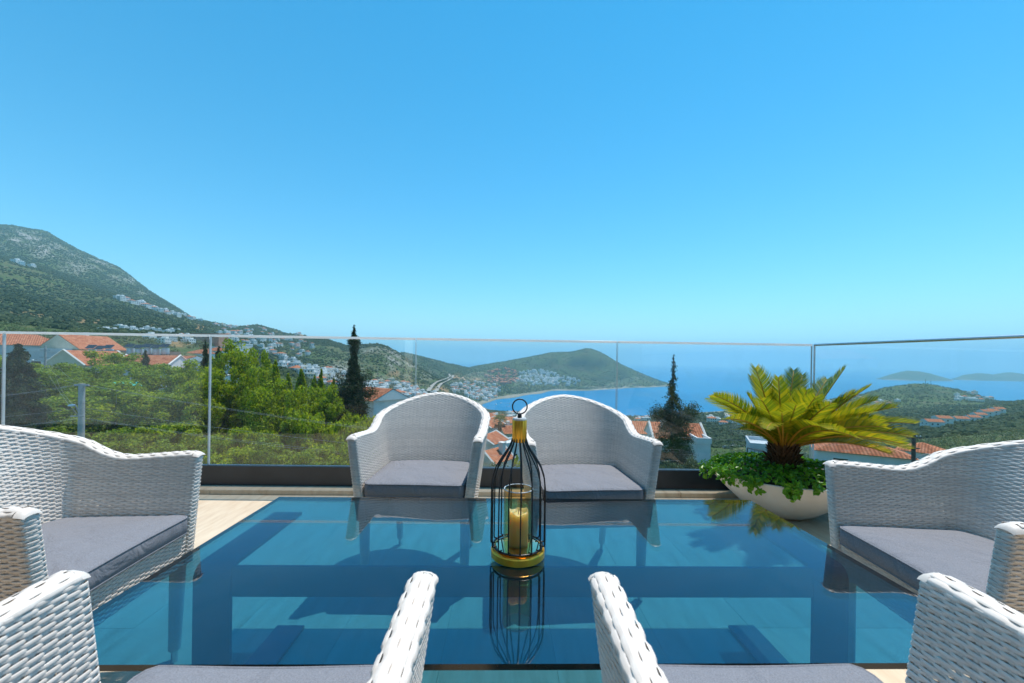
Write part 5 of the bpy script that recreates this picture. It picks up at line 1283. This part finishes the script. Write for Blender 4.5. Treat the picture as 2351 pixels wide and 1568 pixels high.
# rooftop water tanks in two rows
ORDT = ['leftmost', 'second', 'middle', 'fourth', 'rightmost']
for (x0, y0, d, n_, lb) in ((212, 808, 84, 3, 'metal water tank in the left rooftop row'), (300, 806, 82, 5, 'metal water tank in the right hand rooftop row, beside the trees')):
    for k in range(n_):
        p = P(x0 + k*20 + (0 if n_ == 3 else 0), y0 + (k % 2)*2, d)
        t = thing('water_tank', ORDT[k] + ' ' + lb, 'tank', p, 0.2, 'rooftop water tanks')
        MB().lathe([(0.02,-.62),(0.62,-.60),(0.64,-.5),(0.64,.5),(0.60,.6),(0.02,.64)], 16).build('drum', M['tank'], t, True, 40)
        st = MB()
        for sx in (-.5, .5):
            for sy in (-.5, .5): st.box(sx-.04, sx+.04, sy-.04, sy+.04, -2.4, -.56)
        st.box(-.6, .6, -.6, .6, -.66, -.6).build('stand', M['frame_dark'], t)
        pn = MB(); pn.add([(-.75,-.9,.75),(.75,-.9,.75),(.75,.2,1.5),(-.75,.2,1.5),(-.75,-.9,.70),(.75,-.9,.70),(.75,.2,1.45),(-.75,.2,1.45)], [(0,1,2,3),(7,6,5,4),(0,4,5,1),(1,5,6,2),(2,6,7,3),(3,7,4,0)]).build('solar_panel', M['pane'], t)
p = P(286, 883, 44)
t = thing('canvas_awning', 'crumpled turquoise canvas showing through the tree tops', 'awning', p, 0.2)
mb = MB(); nu_, nv_ = 16, 6
for i in range(nu_):
    for j in range(nv_): mb.v.append((i*0.15 - 1.2, j*0.25, 0.16*math.sin(i*1.3 + j) + 0.10*math.sin(i*0.7 - j*2) + 0.10*math.sin(j)))
for i in range(nu_-1):
    for j in range(nv_-1): mb.f.append((i*nv_+j, (i+1)*nv_+j, (i+1)*nv_+j+1, i*nv_+j+1)); mb.m.append(0)
mb.build('canvas', M['teal'], t, True)
MB().tube([(-1.1,0.6,0),(-1.1,0.6,-5)], 0.03, 6).build('post', M['foot'], t); MB().tube([(1.0,0.6,0),(1.0,0.6,-5)], 0.03, 6).build('post', M['foot'], t)
# black fence rail behind the ground cover
a = P(1716, 1028, 30); c = P(1796, 1046, 24); t = thing('fence_rail', 'black metal balustrade behind the planter', 'fence', a)
MB().tube([(0,0,0), c - a], 0.05, 4).build('handrail', M['frame_dark'], t)
for k in range(9):
    q = (c - a) * (k/8); MB().tube([q - Vector((0,0,0.05)), q - Vector((0,0,1.1))], 0.045 if k in (0, 8) else 0.018, 4).build('baluster', M['frame_dark'], t)
MB().tube([Vector((0,0,-1.1)), c - a - Vector((0,0,1.1))], 0.03, 4).build('bottom_rail', M['frame_dark'], t)
MB().box(-0.4, (c-a).x + 0.4, -0.3, 0.3, -7, -1.2, 0, Matrix.Rotation(math.atan2((c-a).y, (c-a).x), 4, 'Z')).build('base_wall', M['grey_wall'], t)

# ================================================================= POLES AND CABLES
def lamp_head(parent, p, dr):
    q = p + dr
    MB().tube([p, p + dr*0.6 + Vector((0,0,0.25)), q], 0.035, 6).build('lamp_arm', M['concrete'], parent, True)
    h = MB(); h.lathe([(0.01,0.10),(0.13,0.08),(0.20,0.0),(0.17,-0.05),(0.01,-0.07)], 14)
    h.v = [(q.x + v[0]*1.0 + dr.x*0.12, q.y + v[1], q.z + v[2]) for v in h.v]
    return h.build('lamp_head', M['foot'], parent, True)
top1 = P(188, 881, 26); t1 = thing('utility_pole', 'grey concrete lamp pole with a lamp arm on its left side', 'pole', (top1.x, top1.y, top1.z - 9))
MB().tube([(0,0,-3),(0,0,9)], [0.21, 0.155], 14).build('post', M['concrete'], t1, True, 40)
MB().box(-.45, .45, -.05, .05, 8.86, 8.98).build('cross_arm', M['concrete'], t1); MB().box(-.5, .35, -.2, -.16, 6.9, 6.98).build('bracket', M['concrete'], t1)
lamp_head(t1, Vector((-.15, 0, 7.1)), Vector((-.32, -0.1, 0.5)))
top2 = P(104, 794, 62); t2 = thing('utility_pole', 'slim concrete street pole with two cross arms before the grey house', 'pole', (top2.x, top2.y, top2.z - 10))
MB().tube([(0,0,-3),(0,0,10)], [0.2, 0.14], 10).build('post', M['concrete'], t2, True, 40)
for z in (9.3, 8.2): MB().box(-.8, .8, -.05, .05, z, z + .1).build('cross_arm', M['concrete'], t2)
lamp_head(t2, Vector((-.15, 0, 7.6)), Vector((-1.3, -0.2, 0.2)))
top3 = P(2098, 998, 40); t3 = thing('utility_pole', 'dark timber utility pole with cross arm right of the sago palm', 'pole', (top3.x, top3.y, top3.z - 9))
MB().tube([(0,0,-4),(0,0,9)], [0.2, 0.16], 10).build('post', M['wood_pole'], t3, True, 40)
MB().box(-.75, .75, -.06, .06, 8.65, 8.78).build('cross_arm', M['frame_dark'], t3); MB().box(-.6, .6, -.06, .06, 7.6, 7.7).build('cross_arm', M['frame_dark'], t3)
for x in (-.65, -.2, .3, .68): MB().tube([(x,0,8.785),(x,0,8.95)], 0.04, 6).build('insulator', M['ceramic'], t3)
lp = P(2128, 1003, 39) - t3.location
lamp_head(t3, Vector((0.1,0,6.6)), Vector((1.5, -.4, 0.55)))
def cable(a, b_, sag, label, r=0.006):
    pts = [a.lerp(b_, k/18) - Vector((0,0,sag*4*(k/18)*(1-k/18))) for k in range(19)]
    return tag(MB().tube(pts, r, 5).build('overhead_cable', M['cable'], None, True), label, 'cable', 'overhead power cables')
pa = t1.location + Vector((0,0,8.95)); pb = t2.location + Vector((0,0,9.4))
for k, (oa, ob, sg) in enumerate((((-.4,0,0),(-.7,0,0),1.0),((.4,0,0),(.7,0,0),1.1),((-.1,0,-2.1),(-.7,0,-1.1),0.6),((0,0,-1.7),(.7,0,-1.1),1.3))):
    cable(pa + Vector(oa), pb + Vector(ob), sg, ('upper left', 'upper right', 'lower left', 'lower right')[k] + ' thin cable sagging from the grey lamp pole back to the slim street pole')
for nth, (y0, y1, yr, zo) in zip(('topmost', 'second', 'third', 'fourth', 'lowest'), ((898, 905, 992, 0.0), (902, 908, 998, -.03), (943, 948, 1018, -1.5), (962, 972, 1036, -2.15), (962, 975, 1044, -2.2))):
    cable(P(-260, y1 + 18, 24), pa + Vector((-.2,0,zo)), 0.25, nth + ' thin cable from the left edge to the grey lamp pole')
    cable(pa + Vector((.2,0,zo)), P(1560, yr + 40, 34), 0.9, nth + ' thin cable running right from the grey lamp pole behind the armchairs')
for k, (y0, y1) in enumerate(((1004, 1003), (1019, 1008), (1044, 1018))):
    cable(P(1560, y0, 34), P(2098, y1 + 2, 40), 0.35, ('upper', 'middle', 'lower')[k] + ' thin cable behind the far right armchair running to the timber pole')

# ================================================================= FAR TOWNS: every house its own object, a few shared shapes
def far_house(w, dp, h, style, red, storeys):
    mb = MB(); mb.box(-w/2, w/2, -dp/2, dp/2, -6, h, 0)
    for s in range(storeys):
        z = h - (s+1)*3.0 + 0.9
        for k in range(3):
            u = (k - 1) * w * 0.3
            mb.box(u - .65, u + .65, -dp/2 - .04, -dp/2 - .002, z, z + 1.5, 2); mb.box(-w/2 - .04, -w/2 - .002, u*dp/w - .5, u*dp/w + .5, z, z + 1.4, 2); mb.box(w/2 + .002, w/2 + .04, u*dp/w - .5, u*dp/w + .5, z, z + 1.4, 2)
        if style == 1: mb.box(-w/2 + .3, w/2 - .3, -dp/2 - 1.5, -dp/2 - .05, z - 1.0, z - .8, 0)
    if red:
        hx, hy = w/2 + .4, dp/2 + .4; r = 2.1; q = max(hx - hy, 0.2)
        mb.add([(-hx,-hy,h),(hx,-hy,h),(hx,hy,h),(-hx,hy,h),(-q,0,h+r),(q,0,h+r)], [(0,1,5,4),(1,2,5),(2,3,4,5),(3,0,4)], 1); mb.box(-hx+.02, hx-.02, -hy+.02, hy-.02, h-.2, h-.003, 0)
    else:
        mb.box(-w/2 - .15, w/2 + .15, -dp/2 - .15, dp/2 + .15, h + .002, h + .5, 0)
        mb.box(-w*.1, w*.35, -dp*.1, dp*.35, h + .502, h + 2.6, 0); mb.box(-w*.4, -w*.2, -dp*.1, dp*.1, h + .502, h + 1.3, 3)
    return mb
FH = {}
for nm, args in dict(w1=(10,9,6.2,1,False,2), w2=(13,9,6.2,0,False,2), w3=(9,8,9.0,1,False,3), r1=(11,9,6.0,1,True,2), r2=(9,8,6.0,0,True,2), r3=(13,9,8.6,1,True,3)).items():
    for wn_, wm in (('', 'white_wall'), ('c', 'cream_wall'), ('p', 'pink_wall')):
        if wn_ == 'p' and nm[0] == 'w': continue
        FH[nm + wn_] = far_house(*args).mesh('house', [M[wm], M['rooftile'], M['pane'], M['tank']])
NFAR = 0
ORD = ['leftmost', 'second from the left', 'third from the left', 'fourth from the left', 'fifth from the left', 'sixth from the left', 'seventh from the left', 'eighth from the left', 'ninth from the left', 'tenth from the left', 'eleventh from the left', 'twelfth from the left', 'thirteenth from the left', 'fourteenth from the left', 'fifteenth from the left', 'sixteenth from the left', 'seventeenth from the left', 'eighteenth from the left', 'nineteenth from the left', 'twentieth from the left']
MASS_V, MASS_F, MASS_M = [], [], []
def town(label, group, kinds, spots, scale=1.0, face0=0.0, dmin=120, sink=0.5, keep=1.0):
    global NFAR
    spots = sorted(spots); made = {0: [], 1: []}
    for i, (x, y) in enumerate(spots):
        h = hit(x, y, dmin)
        if h is None or h[1].z < SEA + 1.0: continue
        k = kinds[i % len(kinds)]; red = k[0] == 'r'
        if (i * 0.618034) % 1.0 >= keep:              # beyond the count of single houses: joined into one distant mass
            s = scale * RNG.uniform(0.8, 1.15); mw = Matrix.Translation((h[1].x, h[1].y, h[1].z - sink)) @ Matrix.Rotation(math.radians(face0 + RNG.uniform(-28, 28)), 4, 'Z') @ Matrix.Scale(s, 4)
            b0 = len(MASS_V)
            for vtx in FH[k].vertices: MASS_V.append(tuple(mw @ vtx.co))
            for pol in FH[k].polygons: MASS_F.append(tuple(b0 + q for q in pol.vertices)); MASS_M.append({'white render': 0, 'red clay tile': 1, 'dark window glass': 2, 'galvanised tank': 3, 'cream render': 4, 'terracotta render': 5}[FH[k].materials[pol.material_index].name])
            continue
        o = link('house', FH[k], None, (h[1].x, h[1].y, h[1].z - sink), (0, 0, math.radians(face0 + RNG.uniform(-28, 28))))
        s = scale * RNG.uniform(0.8, 1.15); o.scale = (s, s, s * RNG.uniform(0.85, 1.1))
        tag(o, label[1] if red else label[0], 'house', group); NFAR += 1; made[int(red)].append(o)
    for r_, os_ in made.items():
        if 2 <= len(os_) <= len(ORD):
            for q, o in zip(ORD, os_): o['label'] = q + ' ' + label[r_]
def band(x0, y0, x1, y1, n, jx, jy): return [(x0 + (x1-x0)*(k+.5)/n + RNG.uniform(-jx, jx), y0 + (y1-y0)*(k+.5)/n + RNG.uniform(-jy, jy)) for k in range(n)]
def patch(cx, cyv, rx, ry, n):
    out = []
    while len(out) < n:
        u, v = RNG.uniform(-1, 1, 2)
        if u*u + v*v < 1: out.append((cx + u*rx, cyv + v*ry))
    return out
town(('white villa high on the left mountain slope', 'red roofed villa high on the left mountain slope'), 'villas high on the mountain slope', ['w2', 'w1'], [(36, 603), (50, 609), (72, 613)], 1.1, -15)
town(('white villa in the line down the long green ridge', 'red roofed villa in the line down the long green ridge'), 'villas along the descending ridge', ['w1', 'w3', 'r1', 'w2', 'r2', 'w1'], band(268, 686, 460, 738, 24, 4, 3), 1.0, -20, 500)
town(('white terraced house above the railing on the left', 'red roofed house above the railing on the left'), 'terraced houses above the railing', ['w2', 'w1', 'w2', 'w3'], band(236, 757, 412, 764, 13, 5, 4), 0.46, -12, 180)
town(('white house below the terraced row, behind the left pane', 'red roofed house below the terraced row, behind the left pane'), 'houses below the terraced row', ['w1', 'w2', 'r1', 'w3'], patch(400, 780, 70, 10, 12), 0.45, -12, 150)
town(('white house among the trees on the middle hillside', 'red roofed house among the trees on the middle hillside'), 'scattered houses on the middle hillside', ['r1', 'r2', 'w1', 'r3', 'w2'], patch(560, 770, 74, 20, 50) + patch(660, 802, 66, 24, 40), 0.75, -12, 350, keep=0.36)
town(('white house on the skyline ridge', 'red roofed house on the skyline ridge'), 'houses on the skyline ridge', ['w1', 'r1', 'w2c'], band(490, 748, 545, 752, 8, 3, 2) + band(672, 768, 708, 766, 7, 3, 2), 0.9, -10, 700)
town(('white house in the valley town left of the spire cypress', 'red roofed house in the valley town left of the spire cypress'), 'houses of the valley town', ['w1', 'w3', 'w2', 'w1c', 'r2', 'w3', 'w2c'], band(640, 838, 790, 886, 34, 8, 9) + patch(735, 868, 60, 18, 50), 0.85, -20, 300, keep=0.45)
town(('white house in the valley town right of the spire cypress', 'red roofed house in the valley town right of the spire cypress'), 'houses of the lower valley town', ['w1', 'w2', 'r2', 'w3', 'w1c', 'r1'], patch(890, 900, 66, 24, 60) + patch(955, 912, 46, 14, 26), 0.8, -20, 250, keep=0.4)
town(('white house in the town across the bay', 'red roofed house in the town across the bay'), 'houses of the town across the bay', ['w1', 'w2', 'r2', 'w3', 'r1', 'w1c'], patch(1090, 895, 60, 16, 120) + patch(1115, 912, 34, 8, 40), 1.0, 0, 900, keep=0.23)
town(('terracotta flat on the brown hillside estate across the bay', 'terracotta house on the brown hillside estate across the bay'), 'terracotta estate across the bay', ['r3p', 'r1p', 'r2p'], patch(1155, 866, 42, 18, 100), 1.05, 0, 1100, keep=0.18)
town(('white villa on the slope above the far shore', 'red roofed villa on the slope above the far shore'), 'villas above the far shore', ['w1', 'w2', 'w3', 'w1'], patch(1235, 868, 50, 18, 120) + patch(1285, 876, 44, 10, 60), 1.05, 0, 1300, keep=0.16)
town(('white house at the foot of the seaside hill', 'red roofed house at the foot of the seaside hill'), 'houses on the seaside hill', ['w3', 'w1', 'r1', 'w2', 'r2', 'w1'], patch(2235, 912, 48, 12, 26), 1.0, 10, 500)
town(('white house on the low coast behind the sago palm', 'red roofed house on the low coast behind the sago palm'), 'houses on the low coast', ['w1', 'r2', 'w2', 'r1'], patch(1895, 935, 40, 10, 10) + patch(1680, 968, 60, 14, 14) + patch(2040, 926, 40, 5, 5), 0.95, 0, 350)
town(('white house on the near shore of the bay', 'red roofed house on the near shore of the bay'), 'houses on the near shore', ['r1', 'w1', 'r2', 'w2'], patch(1165, 954, 45, 7, 12) + patch(1490, 965, 30, 6, 6), 0.9, 10, 350)

me = bpy.data.meshes.new('distant_houses'); me.from_pydata(MASS_V, [], MASS_F)
for mt in ('white_wall', 'rooftile', 'pane', 'tank', 'cream_wall', 'pink_wall'): me.materials.append(M[mt])
me.polygons.foreach_set('material_index', MASS_M); me.update()
tag(link('distant_houses', me), 'mass of tiny distant houses filling out the far towns', 'houses', kind='stuff')

# parked cars on the track below, seen small beside the fir
def car_meshes(mat):
    b_ = MB(); sec = [(-2.1,.45,.85,.80),(-1.9,.30,.95,.86),(-1.1,.28,1.0,.88),(.9,.28,.98,.88),(1.9,.30,.82,.84),(2.1,.42,.68,.76)]
    v = []
    for x, z0, z1, w in sec: v += [(x,-w,z0),(x,-w,z1),(x,w,z1),(x,w,z0)]
    fs = [(0,1,2,3),(20,23,22,21)]
    for i in range(5):
        o = 4*i
        for k in range(4): fs.append((o+k, o+4+k, o+4+(k+1)%4, o+(k+1)%4))
    b_.add(v, fs)
    g_ = MB().add([(-1.5,-.8,.98),(1.0,-.8,.98),(1.0,.8,.98),(-1.5,.8,.98),(-1.05,-.66,1.42),(.25,-.66,1.42),(.25,.66,1.42),(-1.05,.66,1.42)], [(0,1,5,4),(1,2,6,5),(2,3,7,6),(3,0,4,7)])
    r_ = MB().box(-1.05,.25,-.66,.66,1.422,1.46)
    w_ = MB().lathe([(.01,-.1),(.30,-.1),(.32,-.06),(.32,.06),(.30,.1),(.01,.1)], 12); w_.v = [(x, z, y) for x, y, z in w_.v]
    return b_.mesh('body', mat), g_.mesh('windows', M['pane']), r_.mesh('car_roof', mat), w_.mesh('wheel', M['black'])
M['carwhite'] = mat_noise('white car paint', (.70,.70,.70), (.76,.76,.76), 2, .25, spec=.6); M['cardark'] = mat_noise('grey car paint', (.10,.11,.12), (.14,.15,.16), 2, .25, spec=.6)
CARS = {k: car_meshes(M[k]) for k in ('carwhite', 'cardark')}
for (x, y, k, lb) in ((1632,1022,'carwhite','white car parked right of the house with the plain white wall, nearest that wall'),(1643,1025,'carwhite','white car parked on the track, second from the plain white wall'),(1668,1030,'cardark','dark grey car parked on the track left of the black fence rail'),(1690,1026,'carwhite','white car parked on the track, close to the black fence rail')):
    h = hit(x, y, 90)
    if not h: continue
    t = thing('parked_car', lb, 'car', (h[1].x, h[1].y, h[1].z + .05), RNG.uniform(-.5, .5), 'cars parked on the track below')
    for nm, me in zip(('body', 'windows', 'car_roof'), CARS[k]): link(nm, me, t)
    for sx in (-1.3, 1.25):
        for sy in (-.78, .78): link('wheel', CARS[k][3], t, (sx, sy, .32))

# masts on the seaside hill, boats in the bay
for x, y, lb in ((2125, 870, 'thin lattice mast on the crest of the seaside hill, taller one'), (2137, 874, 'thin lattice mast on the crest of the seaside hill, shorter one')):
    h = hit(x, 884, 500); tp = P(x, y, h[0]); t = thing('mast', lb, 'mast', h[1])
    MB().tube([(0,0,-2),(0,0,tp.z - h[1].z)], [0.7, 0.35], 5).build('lattice_pole', M['frame_dark'], t)
for x, y, lb in ((1139, 929, 'small white motor boat in the bay, left of two'), (1150, 926, 'small white motor boat in the bay, right of two')):
    q = PZ(x, y, SEA); t = thing('boat', lb, 'boat', q, RNG.uniform(0.8, 1.4))
    mb = MB(); mb.add([(-4,-1.4,0.9),(3,-1.4,1.0),(5.5,0,1.3),(3,1.4,1.0),(-4,1.4,0.9),(-4,-1,-.3),(3,-.9,-.3),(4.6,0,-.2),(3,.9,-.3),(-4,1,-.3)], [(0,1,6,5),(1,2,7,6),(2,3,8,7),(3,4,9,8),(4,0,5,9),(4,3,2,1,0)])
    mb.build('hull', M['white_wall'], t); MB().box(-2, 1.2, -.9, .9, 1.0, 2.2).build('cabin', M['white_wall'], t)

# ================================================================= SCRUB over the slopes
occ = [(o.location.x, o.location.y) for o in COL.objects if o.parent is None and o.get('category') == 'house']
OCC = np.array(occ)
def scatter(n, x0, x1, d0, d1, seed):
    rg = np.random.default_rng(seed)
    px = rg.uniform(x0, x1, n); d = np.exp(rg.uniform(math.log(d0), math.log(d1), n))
    t = (px - CXP) / FPX; X = RV.x*t*d + FV.x*d; Y = RV.y*t*d + FV.y*d; Z = ground(px, d)
    i = np.clip(((px - GX[0]) / 9).astype(int), 0, nx-1); j = np.clip(((np.log(d) - LGD[0]) / (LGD[1] - LGD[0])).astype(int), 0, nd-1)
    rk_ = rock[i, j]; er = earth[i, j]
    keep = (Z > SEA + 3) & (rg.uniform(0, 1, n) > 0.85*rk_) & (rg.uniform(0, 1, n) > 0.95*er) & (rg.uniform(0, 1, n) > 1.3*forest_shade[i, j] * (d > 1200)) & (fbm(X/45, Y/45, 3, 77) + rg.uniform(-.15, .15, n) > 0.30)
    # keep clear of the houses
    dist = np.full(n, 1e9)
    for c in OCC: dist = np.minimum(dist, np.hypot(X - c[0], Y - c[1]))
    keep &= dist > 8
    return X[keep], Y[keep], Z[keep], d[keep], rg
ICO_V, ICO_F = None, None
g_ = (1 + 5**.5)/2
ICO_V = np.array([(-1,g_,0),(1,g_,0),(-1,-g_,0),(1,-g_,0),(0,-1,g_),(0,1,g_),(0,-1,-g_),(0,1,-g_),(g_,0,-1),(g_,0,1),(-g_,0,-1),(-g_,0,1)]) / math.hypot(1, g_)
ICO_F = np.array([(0,11,5),(0,5,1),(0,1,7),(0,7,10),(0,10,11),(1,5,9),(5,11,4),(11,10,2),(10,7,6),(7,1,8),(3,9,4),(3,4,2),(3,2,6),(3,6,8),(3,8,9),(4,9,5),(2,4,11),(6,2,10),(8,6,7),(9,8,1)])
X, Y, Z, D_, rg = [np.concatenate(q) if k < 4 else q[0] for k, q in enumerate(zip(scatter(100000, -120, 2480, 240, 2700, 5), scatter(100000, -120, 1600, 850, 2700, 15)))]
n = len(X); R = rg.uniform(0.8, 2.3, n) * (0.75 + 0.30*np.clip(D_/900, 0, 1.6)); R *= np.where(rg.uniform(0,1,n) < 0.12, 1.5, 1.0)
OCT_V = np.array([(1,0,0),(0,1,0),(-1,0,0),(0,-1,0),(0,0,1),(0,0,-1)], float); OCT_F = np.array([(0,1,4),(1,2,4),(2,3,4),(3,0,4),(1,0,5),(2,1,5),(3,2,5),(0,3,5)])
vv, ff, b0 = [], [], 0
for sel, BV, BF in ((D_ < 650, ICO_V, ICO_F), (D_ >= 650, OCT_V, OCT_F)):
    k = int(sel.sum()); q = BV[None] * rg.uniform(0.6, 1.25, (k, len(BV), 1)) * R[sel][:, None, None] * np.array([1.1, 1.1, 0.85])
    q = q + np.stack([X[sel], Y[sel], Z[sel] + R[sel]*0.35], 1)[:, None]
    ff.append((BF[None] + b0 + len(BV)*np.arange(k)[:, None, None]).reshape(-1, 3)); vv.append(q.reshape(-1, 3)); b0 += len(BV)*k
v = np.concatenate(vv); f = np.concatenate(ff)
m_far = mat_leaf('scrub leaf', [(0.016, 0.032, 0.012), (0.028, 0.05, 0.017), (0.045, 0.07, 0.026), (0.075, 0.095, 0.042)], 0.12, 0.8, 0.15)
tag(link('scrub', mesh_np('scrub', v, f, m_far)), 'dense low scrub and olive trees covering the far slopes', 'scrub', kind='stuff')
# nearer slope: leafy bushes
X, Y, Z, D_, rg = scatter(3600, -60, 2480, 75, 300, 6)
pxs = CXP + FPX * ((X*RV.x + Y*RV.y) / (X*FV.x + Y*FV.y))
ok = ~((pxs < 880) & (D_ < 105)); X, Y, Z, D_ = X[ok], Y[ok], Z[ok], D_[ok]
n = len(X); R = rg.uniform(0.8, 2.2, n)
vf = clump_cloud(np.stack([X, Y, Z + R*0.55], 1), R, 64, 0.75)
tag(link('undergrowth', mesh_np('undergrowth', vf[0], vf[1], M['leaf_olive'])), 'olive bushes and undergrowth on the slope below the terrace', 'undergrowth', kind='stuff')
X, Y, Z, D_, rg = scatter(900, 860, 2480, 26, 75, 8)
n = len(X); R = rg.uniform(0.4, 1.1, n)
vf = clump_cloud(np.stack([X, Y, Z + R*0.5], 1), R, 90, 0.32)
tag(link('undergrowth', mesh_np('undergrowth', vf[0], vf[1], M['leaf_olive'])), 'low dry bushes just below the railing on the right', 'undergrowth', kind='stuff')
print('FAR HOUSES', NFAR, 'TRIS', sum(sum(len(p.vertices) - 2 for p in me.polygons) if len(me.polygons) < 3e5 else 2*len(me.polygons) for me in bpy.data.meshes))

# ================================================================= HAZE
m = bpy.data.materials.new('sea haze'); m.use_nodes = True; nt = m.node_tree
for n in list(nt.nodes):
    if n.type != 'OUTPUT_MATERIAL': nt.nodes.remove(n)
pv = nt.nodes.new('ShaderNodeVolumePrincipled'); pv.inputs['Color'].default_value = (0.50, 0.85, 0.95, 1); pv.inputs['Density'].default_value = HAZE_DENSITY
pv.inputs['Anisotropy'].default_value = 0.0
nt.links.new(pv.outputs[0], nt.nodes['Material Output'].inputs['Volume'])
hz = MB().box(-S - 10, S + 10, -2010, S + 10, -141.0, max(float(GZ.max()) + 8, 620)).build('haze', m)
tag(hz, 'thin pale blue haze over the sea and hills', 'haze', kind='stuff')
